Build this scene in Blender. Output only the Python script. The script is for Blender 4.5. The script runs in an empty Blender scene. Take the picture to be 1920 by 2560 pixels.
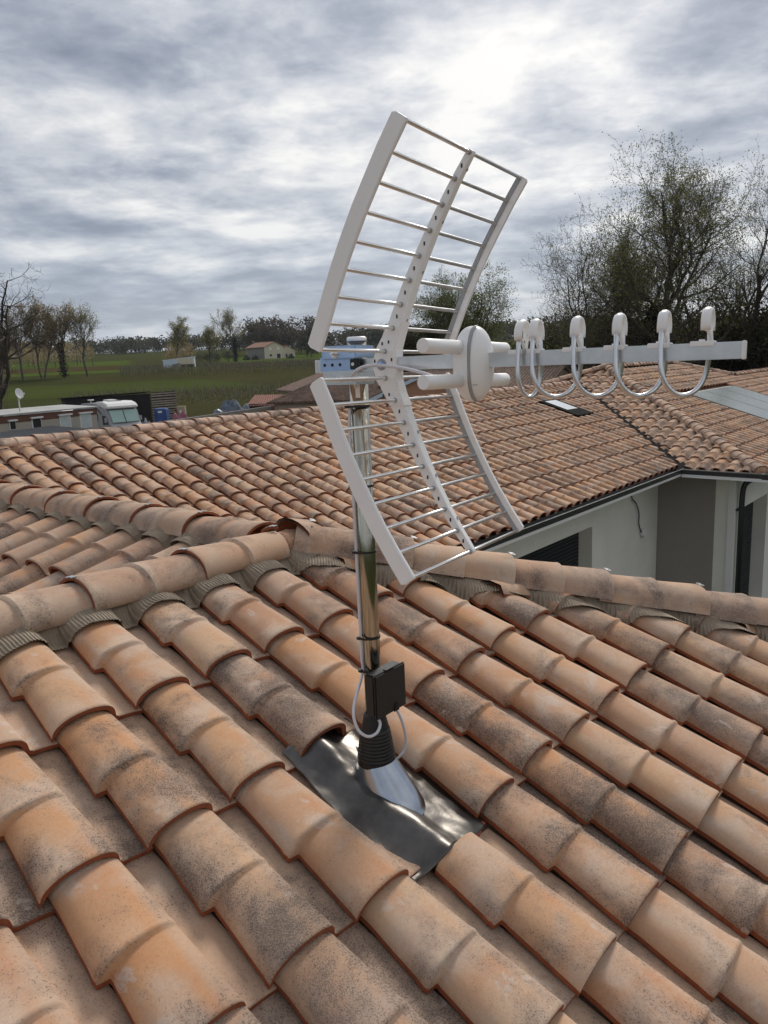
import bpy, bmesh, math, random
from mathutils import Vector, Matrix, noise
R_ = math.radians
rnd = random.Random(7)

# ------------------------------------------------------------------ camera
F_PX = 1898.755
RIGHT = Vector((0.6459407834627936, -0.7622316991895751, -0.0419921541486686))
UP = Vector((0.17572801289773715, 0.094936834084691, 0.9798503268443547))
FWD = Vector((0.742886377410762, 0.6403044856039577, -0.1952690348543923))
sc = bpy.context.scene
col = sc.collection
cam_d = bpy.data.cameras.new('camera')
cam = bpy.data.objects.new('camera', cam_d)
col.objects.link(cam)
cam.matrix_world = Matrix(((RIGHT.x, UP.x, -FWD.x, 0), (RIGHT.y, UP.y, -FWD.y, 0), (RIGHT.z, UP.z, -FWD.z, 0), (0, 0, 0, 1)))
cam_d.sensor_fit = 'VERTICAL'
cam_d.sensor_height = 32.0
cam_d.lens = 32.0 * F_PX / 2560
cam_d.clip_start = 0.05
cam_d.clip_end = 8000
sc.camera = cam

def ray(x, y):
    return RIGHT * ((x - 960) / F_PX) - UP * ((y - 1280) / F_PX) + FWD
def at(x, y, depth):            # point at a depth along the view axis
    return ray(x, y) * depth
def on_axis(x, y, ax, v):
    r = ray(x, y)
    return r * (v / r[ax])
def project(p):
    d = p.dot(FWD)
    if d < 0.05:
        return None
    return 960 + F_PX * p.dot(RIGHT) / d, 1280 - F_PX * p.dot(UP) / d, d

# ------------------------------------------------------------------ sky and sun
SUN_EL, SUN_AZ = R_(40), math.atan2(0.325, 0.892)
sun_dir = Vector((math.cos(SUN_EL) * math.cos(SUN_AZ), math.cos(SUN_EL) * math.sin(SUN_AZ), math.sin(SUN_EL)))
world = bpy.data.worlds.new('World')
sc.world = world
world.use_nodes = True
wt = world.node_tree
wt.nodes.clear()
def wn(t, **k):
    n_ = wt.nodes.new(t)
    for a, b in k.items():
        setattr(n_, a, b)
    return n_
sky = wn('ShaderNodeTexSky', sky_type='NISHITA', sun_disc=False)
sky.sun_elevation = SUN_EL
sky.sun_rotation = math.pi / 2 - SUN_AZ
def wmath(op, a, b=None, clamp=False):
    m = wn('ShaderNodeMath', operation=op, use_clamp=clamp)
    for i, v in enumerate((a, b)):
        if v is None:
            continue
        if isinstance(v, (int, float)):
            m.inputs[i].default_value = v
        else:
            wt.links.new(v, m.inputs[i])
    return m.outputs[0]
tc = wn('ShaderNodeTexCoord')
sep = wn('ShaderNodeSeparateXYZ')
wt.links.new(tc.outputs['Generated'], sep.inputs[0])
zz = wmath('ADD', wmath('MAXIMUM', sep.outputs[2], 0.0), 0.13)
cx = wmath('DIVIDE', sep.outputs[0], zz)
cy = wmath('DIVIDE', sep.outputs[1], zz)
comb = wn('ShaderNodeCombineXYZ')
wt.links.new(cx, comb.inputs[0]); wt.links.new(cy, comb.inputs[1])
rot = wn('ShaderNodeMapping')
rot.inputs['Rotation'].default_value = (0, 0, R_(52))
rot.inputs['Scale'].default_value = (1.0, 1.0, 1)
wt.links.new(comb.outputs[0], rot.inputs[0])
def wnoise(scale, detail, rough, dist=0.0, off=0.0):
    mp = wn('ShaderNodeMapping')
    mp.inputs['Location'].default_value = (off, off * 0.7, off * 1.3)
    wt.links.new(rot.outputs[0], mp.inputs[0])
    t = wn('ShaderNodeTexNoise', noise_dimensions='3D')
    t.inputs['Scale'].default_value = scale
    t.inputs['Detail'].default_value = detail
    t.inputs['Roughness'].default_value = rough
    t.inputs['Distortion'].default_value = dist
    wt.links.new(mp.outputs[0], t.inputs['Vector'])
    return t.outputs['Fac']
n1 = wnoise(0.55, 4, 0.5, 0.2, 5.3)
n2 = wnoise(2.2, 8, 0.55, 0.15, 7.7)
n3 = wnoise(8.0, 7, 0.62, 0.2, 1.9)
mix = wmath('ADD', wmath('ADD', wmath('MULTIPLY', n1, 0.44), wmath('MULTIPLY', n2, 0.43)), wmath('MULTIPLY', n3, 0.13))
dotn = wn('ShaderNodeVectorMath', operation='DOT_PRODUCT')
wt.links.new(tc.outputs['Generated'], dotn.inputs[0])
dotn.inputs[1].default_value = sun_dir
glow = wmath('POWER', wmath('MAXIMUM', dotn.outputs['Value'], 0.0), 5.0)
CR = wn('ShaderNodeValToRGB')
cr = CR.color_ramp
cr.elements[0].position = 0.40; cr.elements[0].color = (0.215, 0.24, 0.30, 1)
cr.elements[1].position = 0.595; cr.elements[1].color = (0.90, 0.88, 0.845, 1)
e = cr.elements.new(0.46); e.color = (0.345, 0.375, 0.435, 1)
e = cr.elements.new(0.525); e.color = (0.58, 0.595, 0.63, 1)
wt.links.new(mix, CR.inputs[0])
hzf = wmath('MULTIPLY', wmath('SUBTRACT', 1.0, wmath('MULTIPLY', wmath('MAXIMUM', sep.outputs[2], 0.0), 5.0), True), 0.55)
lowair = wn('ShaderNodeMix', data_type='RGBA')
wt.links.new(hzf, lowair.inputs['Factor'])
wt.links.new(CR.outputs[0], lowair.inputs['A'])
lowair.inputs['B'].default_value = (0.52, 0.59, 0.70, 1)
cloud = wn('ShaderNodeVectorMath', operation='SCALE')
wt.links.new(lowair.outputs['Result'], cloud.inputs[0])
CLOUD_GAIN, GLOW_GAIN = 5.4, 0.9
wt.links.new(wmath('ADD', wmath('MULTIPLY', glow, GLOW_GAIN), CLOUD_GAIN), cloud.inputs['Scale'])
mixc = wn('ShaderNodeMix', data_type='RGBA')
mixc.inputs['Factor'].default_value = 0.94
wt.links.new(sky.outputs[0], mixc.inputs['A'])
wt.links.new(cloud.outputs[0], mixc.inputs['B'])
bg = wn('ShaderNodeBackground')
bg.inputs['Strength'].default_value = 0.108
wt.links.new(mixc.outputs['Result'], bg.inputs['Color'])
wo = wn('ShaderNodeOutputWorld')
wt.links.new(bg.outputs[0], wo.inputs['Surface'])

sun_l = bpy.data.lights.new('sun', 'SUN')
sun_l.energy = 1.5
sun_l.angle = R_(16)
sun_l.color = (1.0, 0.94, 0.85)
sun = bpy.data.objects.new('sun', sun_l)
col.objects.link(sun)
sun.rotation_euler = (-sun_dir).to_track_quat('-Z', 'Y').to_euler()
sc.view_settings.view_transform = 'Standard'
sc.view_settings.look = 'None'
sc.view_settings.gamma = 1
sc.view_settings.exposure = 0.80
sc.render.engine = 'CYCLES'

# ------------------------------------------------------------------ materials
def newmat(name):
    m = bpy.data.materials.new(name)
    m.use_nodes = True
    return m, m.node_tree, m.node_tree.nodes['Principled BSDF']
def nd(nt, t, ins=None, **k):
    n_ = nt.nodes.new(t)
    for a, b in k.items():
        setattr(n_, a, b)
    for a, b in (ins or {}).items():
        if isinstance(b, bpy.types.NodeSocket):
            nt.links.new(b, n_.inputs[a])
        else:
            n_.inputs[a].default_value = b
    return n_
def mth(nt, op, a, b=0.0, clamp=False):
    return nd(nt, 'ShaderNodeMath', {0: a, 1: b}, operation=op, use_clamp=clamp).outputs[0]
def mixc_(nt, f, a, b):
    return nd(nt, 'ShaderNodeMix', {'Factor': f, 'A': a, 'B': b}, data_type='RGBA').outputs['Result']
def step(nt, v, lo, hi):
    return nd(nt, 'ShaderNodeMapRange', {'Value': v, 'From Min': lo, 'From Max': hi}, clamp=True).outputs[0]
def nse(nt, vec, scale, detail=4, rough=0.55, dist=0.0):
    return nd(nt, 'ShaderNodeTexNoise', {'Vector': vec, 'Scale': scale, 'Detail': detail, 'Roughness': rough, 'Distortion': dist}).outputs['Fac']
def C4(c):
    return (c[0], c[1], c[2], 1)

def simple(name, c, rough=0.6, metal=0.0, var=0.12, scale=8.0, bump=0.0, bscale=60.0, dirt=None):
    m, nt, b = newmat(name)
    tcn = nd(nt, 'ShaderNodeTexCoord').outputs['Object']
    f = nse(nt, tcn, scale, 5, 0.6)
    cc = mixc_(nt, step(nt, f, 0.3, 0.7), C4([x * (1 - var) for x in c]), C4([min(1, x * (1 + var)) for x in c]))
    if dirt:
        g = nse(nt, tcn, scale * 0.35, 6, 0.65)
        cc = mixc_(nt, mth(nt, 'MULTIPLY', step(nt, g, 0.48, 0.72), dirt[1]), cc, C4(dirt[0]))
    nt.links.new(cc, b.inputs['Base Color'])
    b.inputs['Roughness'].default_value = rough
    b.inputs['Metallic'].default_value = metal
    if bump:
        h = nse(nt, tcn, bscale, 4, 0.6)
        bp = nd(nt, 'ShaderNodeBump', {'Strength': bump, 'Distance': 0.01, 'Height': h})
        nt.links.new(bp.outputs[0], b.inputs['Normal'])
    return m

def tile_material(name, cols, pale, ridge=False):
    m, nt, b = newmat(name)
    uv = nd(nt, 'ShaderNodeUVMap', uv_map='UVMap').outputs[0]
    at_ = nd(nt, 'ShaderNodeAttribute', attribute_name='rnd')
    oi = nd(nt, 'ShaderNodeObjectInfo')
    r0 = mth(nt, 'FRACT', mth(nt, 'ADD', at_.outputs['Fac'], oi.outputs['Random']))
    r1 = mth(nt, 'FRACT', mth(nt, 'MULTIPLY', r0, 17.31))
    r2 = mth(nt, 'FRACT', mth(nt, 'MULTIPLY', r0, 53.77))
    sp = nd(nt, 'ShaderNodeSeparateXYZ', {0: uv})
    vec = nd(nt, 'ShaderNodeCombineXYZ', {0: sp.outputs[0], 1: sp.outputs[1], 2: mth(nt, 'MULTIPLY', r0, 61.0)}).outputs[0]
    y = sp.outputs[1]
    ramp = nd(nt, 'ShaderNodeValToRGB', {0: r1})
    el = ramp.color_ramp.elements
    el[0].position = 0.0; el[0].color = C4(cols[0])
    el[1].position = 1.0; el[1].color = C4(cols[-1])
    for i, c in enumerate(cols[1:-1]):
        e_ = el.new((i + 1) / (len(cols) - 1)); e_.color = C4(c)
    c = ramp.outputs[0]
    # broad firing marks
    big = nse(nt, vec, 7.0, 3, 0.5, 0.6)
    c = mixc_(nt, step(nt, big, 0.46, 0.70), c, C4(pale))
    big2 = nse(nt, nd(nt, 'ShaderNodeVectorMath', {0: vec, 1: (3.1, 7.7, 2.2)}, operation='ADD').outputs[0], 9.0, 4, 0.55, 0.5)
    c = mixc_(nt, mth(nt, 'MULTIPLY', step(nt, big2, 0.52, 0.68), 0.45), c, C4((0.47, 0.20, 0.09) if not ridge else (0.47, 0.26, 0.16)))
    pan_ = nd(nt, 'ShaderNodeMapRange', {'Value': sp.outputs[0], 'From Min': 0.158, 'From Max': 0.176}, clamp=True).outputs[0]
    if not ridge:
        c = mixc_(nt, mth(nt, 'MULTIPLY', pan_, 0.6), c, C4((0.44, 0.335, 0.255)))
    # smoky grey zones, stronger towards each half's lower end
    seg = mth(nt, 'FRACT', mth(nt, 'DIVIDE', y, 0.189))
    low = mth(nt, 'MULTIPLY', mth(nt, 'SUBTRACT', 1.0, seg), nd(nt, 'ShaderNodeMapRange', {'Value': sp.outputs[0], 'From Min': 0.165, 'From Max': 0.135}, clamp=True).outputs[0])
    g = nse(nt, nd(nt, 'ShaderNodeVectorMath', {0: vec, 1: (9.1, 1.7, 5.2)}, operation='ADD').outputs[0], 5.5, 5, 0.6, 0.4)
    gm = mth(nt, 'ADD', g, mth(nt, 'MULTIPLY', low, 0.10 if not ridge else 0.06))
    gm = mth(nt, 'ADD', gm, mth(nt, 'MULTIPLY', mth(nt, 'SUBTRACT', r2, 0.5), 0.20))
    if not ridge:
        gm = mth(nt, 'ADD', gm, mth(nt, 'MULTIPLY', pan_, 0.09))
    c = mixc_(nt, mth(nt, 'MULTIPLY', mth(nt, 'POWER', low, 1.6), mth(nt, 'MULTIPLY', step(nt, big, 0.25, 0.6), 0.75)), c, C4((0.53, 0.405, 0.31)))
    if ridge:
        gm = mth(nt, 'ADD', gm, 0.05)
    smoke = step(nt, gm, 0.53, 0.74)
    c = mixc_(nt, mth(nt, 'MULTIPLY', smoke, 0.72), c, C4((0.20, 0.15, 0.122)))
    # fine dark lichen speckle, gathered in patches
    spk = nse(nt, nd(nt, 'ShaderNodeVectorMath', {0: vec, 1: (1.0, 0.6, 1.0)}, operation='MULTIPLY').outputs[0], 430.0, 3, 0.75)
    spk2 = nse(nt, vec, 110.0, 3, 0.75)
    den = step(nt, mth(nt, 'ADD', gm, mth(nt, 'MULTIPLY', mth(nt, 'SUBTRACT', spk2, 0.5), 0.5)), 0.42, 0.80)
    thr = mth(nt, 'SUBTRACT', 0.67, mth(nt, 'MULTIPLY', den, 0.22))
    sm = step(nt, mth(nt, 'SUBTRACT', spk, thr), 0.0, 0.05)
    c = mixc_(nt, mth(nt, 'MULTIPLY', sm, 0.72), c, C4((0.065, 0.05, 0.042)))
    # pale lime patches with sharp edges
    lp = nse(nt, nd(nt, 'ShaderNodeVectorMath', {0: vec, 1: (1.3, 4.7, 8.2)}, operation='ADD').outputs[0], 11.0, 5, 0.6, 0.3)
    lm = mth(nt, 'MULTIPLY', step(nt, lp, 0.64, 0.665), step(nt, spk2, 0.35, 0.5))
    c = mixc_(nt, mth(nt, 'MULTIPLY', lm, 0.6), c, C4((0.50, 0.41, 0.35)))
    fine = nse(nt, vec, 160.0, 4, 0.7)
    wpos = nd(nt, 'ShaderNodeNewGeometry').outputs['Position']
    broad = step(nt, nse(nt, wpos, 0.9, 4, 0.6), 0.48, 0.72)
    c = mixc_(nt, mth(nt, 'MULTIPLY', broad, 0.38), c, C4((0.27, 0.205, 0.17)))
    c = nd(nt, 'ShaderNodeHueSaturation', {'Value': mth(nt, 'ADD', 0.86, mth(nt, 'MULTIPLY', fine, 0.40)), 'Color': c}).outputs[0]
    nt.links.new(c, b.inputs['Base Color'])
    b.inputs['Roughness'].default_value = 0.86
    b.inputs['Specular IOR Level'].default_value = 0.25
    hh = mth(nt, 'ADD', mth(nt, 'MULTIPLY', fine, 0.5), mth(nt, 'MULTIPLY', sm, 0.4))
    bp = nd(nt, 'ShaderNodeBump', {'Strength': 0.30, 'Distance': 0.0016, 'Height': hh})
    nt.links.new(bp.outputs[0], b.inputs['Normal'])
    return m

M = {}
M['tile'] = tile_material('terracotta_tile', [(0.47, 0.265, 0.150), (0.49, 0.25, 0.12), (0.50, 0.305, 0.18), (0.40, 0.21, 0.12), (0.51, 0.335, 0.21), (0.47, 0.24, 0.118), (0.40, 0.26, 0.18)], (0.48, 0.35, 0.265))
M['ridge'] = tile_material('terracotta_ridge', [(0.45, 0.28, 0.18), (0.41, 0.25, 0.165), (0.48, 0.305, 0.195), (0.39, 0.26, 0.19)], (0.44, 0.32, 0.235), True)
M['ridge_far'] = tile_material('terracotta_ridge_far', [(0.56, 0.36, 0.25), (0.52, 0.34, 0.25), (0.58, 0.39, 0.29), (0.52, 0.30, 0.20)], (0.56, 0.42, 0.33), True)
M['edge'] = simple('raw_terracotta_edge', (0.25, 0.070, 0.027), 0.85, var=0.25, scale=30, bump=0.2, bscale=200)
M['deck'] = simple('roof_deck', (0.22, 0.13, 0.09), 0.9, var=0.2, scale=12)
M['mortar'] = simple('terracotta_mortar', (0.36, 0.21, 0.13), 0.95, var=0.35, scale=25, bump=0.6, bscale=90)
M['pleat'] = simple('pleated_lead_grey', (0.27, 0.215, 0.155), 0.65, metal=0.0, var=0.15, scale=15)
M['white_plastic'] = simple('white_plastic', (0.90, 0.892, 0.88), 0.38, var=0.03, scale=6)
M['grey_plastic'] = simple('grey_plastic', (0.36, 0.36, 0.37), 0.4, var=0.05)
M['alu'] = simple('brushed_aluminium', (0.68, 0.70, 0.72), 0.32, metal=1.0, var=0.08, scale=40)
M['steel'] = simple('polished_steel', (0.80, 0.785, 0.77), 0.3, metal=1.0, var=0.05, scale=30)
M['mast'] = simple('mast_steel', (0.43, 0.41, 0.345), 0.16, metal=1.0, var=0.06, scale=12)
M['matte'] = simple('matte_black', (0.012, 0.012, 0.012), 1.0, var=0.2)
M['matte'].node_tree.nodes['Principled BSDF'].inputs['Specular IOR Level'].default_value = 0.1
M['zinc'] = simple('blue_zinc_plate', (0.42, 0.56, 0.80), 0.3, metal=0.85, var=0.12, scale=25)
M['lead'] = simple('lead_sheet', (0.135, 0.125, 0.115), 0.38, metal=0.9, var=0.4, scale=10, bump=0.14, bscale=16)
M['cone'] = simple('galvanised_cone', (0.40, 0.44, 0.50), 0.28, metal=1.0, var=0.1, scale=30)
M['rubber'] = simple('black_rubber', (0.007, 0.007, 0.0075), 0.5, var=0.2)
M['black'] = simple('black_plastic', (0.014, 0.016, 0.017), 0.45, var=0.1, scale=20, bump=0.06, bscale=400)
M['cable'] = simple('white_cable', (0.66, 0.66, 0.70), 0.45, var=0.03)
M['hole'] = simple('dark_hole', (0.03, 0.03, 0.035), 0.8)
M['sealant'] = simple('red_sealant', (0.36, 0.10, 0.075), 0.6, var=0.2, scale=30, bump=0.4, bscale=70)
M['render'] = simple('pale_render', (0.70, 0.69, 0.63), 0.9, var=0.05, scale=2.5, bump=0.25, bscale=90, dirt=((0.58, 0.56, 0.50), 0.4))
M['render_shaded'] = simple('shaded_render', (0.275, 0.25, 0.23), 0.9, var=0.05, scale=2.5, bump=0.25, bscale=90)  # render darkened: the shade on the wing's side wall is in the colour
M['soffit'] = simple('white_pvc', (0.70, 0.70, 0.69), 0.45, var=0.03)
M['gutter'] = simple('anthracite_aluminium', (0.022, 0.024, 0.027), 0.38, var=0.15)
M['zincgrey'] = simple('zinc_lining', (0.17, 0.17, 0.165), 0.55, metal=0.0, var=0.15, scale=6)
M['shutter'] = simple('anthracite_shutter', (0.018, 0.020, 0.025), 0.4, var=0.1)
M['glass'] = simple('dark_glass', (0.05, 0.06, 0.07), 0.08, var=0.1)
M['skyglass'] = simple('skylight_glass', (0.75, 0.78, 0.80), 0.1, var=0.03)
M['solar'] = simple('solar_glass', (0.20, 0.225, 0.21), 0.16, var=0.05, scale=2)
M['valley'] = simple('dark_valley_metal', (0.025, 0.02, 0.02), 0.95, var=0.2)

# ------------------------------------------------------------------ mesh helpers
class MB:
    def __init__(self):
        self.v, self.f, self.m, self.s = [], [], [], []
    def face(self, idx, mi=0, smooth=False):
        self.f.append(tuple(idx)); self.m.append(mi); self.s.append(smooth)
    def box(self, c, sx, sy, sz, ax=None, mi=0):
        ax = ax or (Vector((1, 0, 0)), Vector((0, 1, 0)), Vector((0, 0, 1)))
        c = Vector(c); o = len(self.v)
        for k in range(8):
            s = (1 if k & 1 else -1, 1 if k & 2 else -1, 1 if k & 4 else -1)
            self.v.append(c + ax[0] * (s[0] * sx / 2) + ax[1] * (s[1] * sy / 2) + ax[2] * (s[2] * sz / 2))
        for q in ((0, 2, 3, 1), (4, 5, 7, 6), (0, 1, 5, 4), (2, 6, 7, 3), (0, 4, 6, 2), (1, 3, 7, 5)):
            self.face([o + i for i in q], mi)
        return self
    def tube(self, pts, r, n=8, mi=0, cap=True, flat=None):
        pts = [Vector(p) for p in pts]; o = len(self.v)
        k = len(pts)
        rr = r if isinstance(r, (list, tuple)) else [r] * k
        prev = None
        for i, p in enumerate(pts):
            t = (pts[min(i + 1, k - 1)] - pts[max(i - 1, 0)])
            t = t.normalized() if t.length > 1e-9 else Vector((0, 0, 1))
            if prev is None:
                a = t.cross(Vector((0.13, 0.29, 0.95)))
                if a.length < 0.05:
                    a = t.cross(Vector((1, 0, 0)))
            else:
                a = prev - t * prev.dot(t)
            a.normalize(); b = t.cross(a); prev = a
            for j in range(n):
                th = 2 * math.pi * j / n
                self.v.append(p + (a * math.cos(th) + b * math.sin(th)) * rr[i])
        for i in range(k - 1):
            for j in range(n):
                self.face((o + i * n + j, o + i * n + (j + 1) % n, o + (i + 1) * n + (j + 1) % n, o + (i + 1) * n + j), mi, n > 4)
        if cap:
            self.face([o + j for j in reversed(range(n))], mi)
            self.face([o + (k - 1) * n + j for j in range(n)], mi)
        return self
    def loft(self, rings, mi=0, closed=True, smooth=True, cap=False):
        o = len(self.v); n = len(rings[0])
        for r in rings:
            self.v.extend(Vector(p) for p in r)
        for i in range(len(rings) - 1):
            for j in range(n if closed else n - 1):
                self.face((o + i * n + j, o + i * n + (j + 1) % n, o + (i + 1) * n + (j + 1) % n, o + (i + 1) * n + j), mi, smooth)
        if cap:
            self.face([o + j for j in reversed(range(n))], mi)
            self.face([o + (len(rings) - 1) * n + j for j in range(n)], mi)
        return self
    def prism(self, poly, ext, mi=0):
        """poly: 3-D points in a plane; ext: extrusion vector"""
        o = len(self.v); n = len(poly); ext = Vector(ext)
        self.v.extend(Vector(p) for p in poly)
        self.v.extend(Vector(p) + ext for p in poly)
        self.face([o + i for i in reversed(range(n))], mi)
        self.face([o + n + i for i in range(n)], mi)
        for i in range(n):
            self.face((o + i, o + (i + 1) % n, o + n + (i + 1) % n, o + n + i), mi)
        return self
    def mesh(self, name, mats):
        me = bpy.data.meshes.new(name)
        me.from_pydata([tuple(v) for v in self.v], [], self.f)
        for m in (mats if isinstance(mats, (list, tuple)) else [mats]):
            me.materials.append(m)
        me.polygons.foreach_set('material_index', self.m)
        me.polygons.foreach_set('use_smooth', self.s)
        me.update()
        return me
    def build(self, name, mats, parent=None, bevel=0.0, recalc=True):
        me = self.mesh(name, mats)
        if recalc or bevel:
            bm = bmesh.new(); bm.from_mesh(me)
            bmesh.ops.recalc_face_normals(bm, faces=bm.faces)
            if bevel:
                es = [e for e in bm.edges if len(e.link_faces) == 2 and e.calc_face_angle(0) > 0.5]
                bmesh.ops.bevel(bm, geom=es, offset=bevel, segments=2, affect='EDGES', clamp_overlap=True)
            bm.to_mesh(me); bm.free()
        return link(name, me, parent)
def link(name, me, parent=None):
    o = bpy.data.objects.new(name, me)
    col.objects.link(o)
    if parent is not None:
        o.parent = parent
        o.matrix_parent_inverse = world_of(parent).inverted()
    return o
def world_of(o):
    m = o.matrix_basis.copy()
    if o.parent is not None:
        m = world_of(o.parent) @ o.matrix_parent_inverse @ m
    return m
def place(o, parent, mw):
    o.parent = parent
    o.matrix_parent_inverse = world_of(parent).inverted()
    o.matrix_basis = mw
    return o
def tag(o, label=None, cat=None, group=None, kind=None):
    if label: o['label'] = label
    if cat: o['category'] = cat
    if group: o['group'] = group
    if kind: o['kind'] = kind
    return o
def empty(name, loc, label, cat, group=None):
    o = bpy.data.objects.new(name, None)
    o.empty_display_size = 0.2
    o.location = loc
    col.objects.link(o)
    return tag(o, label, cat, group)
def part(name, fn, mats, parent, bevel=0.0):
    mb = MB(); fn(mb)
    return mb.build(name, mats, parent, bevel)
def smooth_path(pts, n=8):
    pts = [Vector(p) for p in pts]; out = []
    for i in range(len(pts) - 1):
        p0 = pts[max(i - 1, 0)]; p1 = pts[i]; p2 = pts[i + 1]; p3 = pts[min(i + 2, len(pts) - 1)]
        for k in range(n):
            t = k / n
            out.append(0.5 * ((2 * p1) + (p2 - p0) * t + (2 * p0 - 5 * p1 + 4 * p2 - p3) * t * t + (3 * p1 - p0 - 3 * p2 + p3) * t ** 3))
    out.append(pts[-1])
    return out

# ------------------------------------------------------------------ terrain
GZ = -4.7
KN = [(0, GZ), (60, GZ), (95, -4.55), (120, -3.6), (145, -2.2), (165, -0.8), (250, 0.8), (350, 3.2), (700, 15.5), (1200, 27), (2500, 52), (6000, 90)]
def terrain(x, y):
    d = math.hypot(x, y)
    for (a, za), (b, zb) in zip(KN, KN[1:]):
        if d <= b:
            t = (d - a) / (b - a)
            return za + (zb - za) * t
    return KN[-1][1]
def on_ground(px, py):
    """where the view ray through a pixel meets the land"""
    r = ray(px, py)
    s = 30.0
    while s < 3000:
        p = r * s
        if p.z <= terrain(p.x, p.y):
            return p
        s *= 1.004
    return r * 700
def ground_under(px, dist):
    """ground point at a distance, in the direction of a picture column"""
    h = ray(px, 910); k = dist / math.hypot(h.x, h.y)
    return Vector((h.x * k, h.y * k, terrain(h.x * k, h.y * k)))

def ground_material():
    m, nt, b = newmat('fields')
    pos = nd(nt, 'ShaderNodeNewGeometry').outputs['Position']
    cv = nd(nt, 'ShaderNodeVertexColor', layer_name='cover').outputs[0]
    f1 = nse(nt, pos, 0.05, 5, 0.6)
    f2 = nse(nt, pos, 1.3, 6, 0.7)
    c = mixc_(nt, mth(nt, 'MULTIPLY', step(nt, f2, 0.35, 0.7), 0.45), cv, C4((0.060, 0.052, 0.022)))
    c = nd(nt, 'ShaderNodeHueSaturation', {'Value': mth(nt, 'ADD', 0.7, mth(nt, 'MULTIPLY', f1, 0.6)), 'Color': c}).outputs[0]
    nt.links.new(c, b.inputs['Base Color'])
    b.inputs['Roughness'].default_value = 0.95
    b.inputs['Specular IOR Level'].default_value = 0.0
    bp = nd(nt, 'ShaderNodeBump', {'Strength': 0.6, 'Distance': 0.15, 'Height': f2})
    nt.links.new(bp.outputs[0], b.inputs['Normal'])
    return m
GREEN, DULL, SOIL, BROWN, FAR, LAWN = (0.058, 0.078, 0.024), (0.047, 0.056, 0.022), (0.056, 0.056, 0.026), (0.066, 0.050, 0.026), (0.052, 0.062, 0.022), (0.070, 0.108, 0.022)
def cover_colour(p):
    q = project(p)
    d = math.hypot(p.x, p.y)
    if q is None or not (-300 < q[0] < 2300):
        return DULL if d < 160 else FAR
    x, y = q[0], q[1]
    if d < 90: return SOIL
    if d < 124: return SOIL if x > 210 else DULL
    if d < 150: return GREEN if x < 700 - (d - 124) * 8 else SOIL
    if d < 175: return SOIL if x > 200 else DULL
    if x > 560:
        return SOIL if d < 262 else LAWN if d < 420 else FAR
    if d < 205: return SOIL if x > 330 else DULL
    if d < 240: return LAWN if x < 620 else SOIL
    if d < 330: return BROWN if x < 300 else DULL
    if d < 420: return LAWN if x < 330 else SOIL
    return FAR
gm = MB()
NR, NA = 210, 220
f_az = math.atan2(FWD.y, FWD.x)
rad = [0.0]
for i in range(NR):
    rad.append(rad[-1] + (2.5 if rad[-1] < 90 else 1.6 if rad[-1] < 270 else 6 if rad[-1] < 460 else rad[-1] * 0.05))
angs = [f_az + R_(a) for a in ([-180 + 3 * k for k in range(45)] + [-45 + 90 * k / 130 for k in range(131)] + [48 + 3 * k for k in range(45)])]
cols_ = []
for r in rad:
    for a in angs:
        p = Vector((r * math.cos(a), r * math.sin(a), 0)); p.z = terrain(p.x, p.y)
        gm.v.append(p)
na = len(angs)
for i in range(len(rad) - 1):
    for j in range(na):
        gm.face((i * na + j, (i + 1) * na + j, (i + 1) * na + (j + 1) % na, i * na + (j + 1) % na), 0, True)
gme = gm.mesh('ground', ground_material())
ca = gme.color_attributes.new('cover', 'FLOAT_COLOR', 'POINT')
flat = []
for v in gm.v:
    flat.extend((*cover_colour(v), 1))
ca.data.foreach_set('color', flat)
tag(link('ground', gme), 'green and brown fields rising gently to far woods', None, None, 'structure')

# ------------------------------------------------------------------ the house: frame of its roofs
SL = R_(18.28)
TS, CSL, SSL = math.tan(SL), math.cos(SL), math.sin(SL)
TL, TW = 0.378, 0.2114
PL = TL * CSL                                    # one course in plan
T1 = Vector((0.48555, 1.62579, -0.83029))        # front corner of column 0, course 0, near face
T2 = Vector((3.08210, 7.30358, -0.80582))        # the same on the main face
RIDGE_Y, APEX_X, RIDGE_Z = 2.06, 1.83, -0.687
MAIN_RIDGE_Y = 7.66
class Face:
    """A roof plane: u runs along the eave, w up the slope, origin = front corner of tile 0,0"""
    def __init__(self, origin, u, tl=0.378):
        self.tl = tl
        self.o = Vector(origin); self.u = Vector(u)
        up = Vector((-self.u.y, self.u.x, 0))
        self.w = up * CSL + Vector((0, 0, SSL))
        self.n = self.u.cross(self.w).normalized()
    def p(self, u, w, h=0.0):
        return self.o + self.u * u + self.w * w + self.n * h
    def mat(self, u, w, h=0.0):
        o = self.p(u, w, h)
        return Matrix(((self.u.x, self.w.x, self.n.x, o.x), (self.u.y, self.w.y, self.n.y, o.y), (self.u.z, self.w.z, self.n.z, o.z), (0, 0, 0, 1)))
NEAR = Face(T1, (1, 0, 0))
MAIN = Face(T2, (1, 0, 0), 0.3672)
# face falling towards -x behind the near ridge (u = -y): ridge at APEX_X
LEFT = Face((APEX_X - (RIDGE_Y - T1.y), 6.2, T1.z), (0, -1, 0))
# face falling towards +x between hip and main roof (u = +y)
BACK = Face((APEX_X + (RIDGE_Y - T1.y), 2.2, T1.z), (0, 1, 0))
WX = Face((11.9, 9.6, -1.87), (0, -1, 0))        # far wing, face towards -x
WY = Face((11.8, 2.9, -1.87), (1, 0, 0))         # far wing, face towards -y

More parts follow.
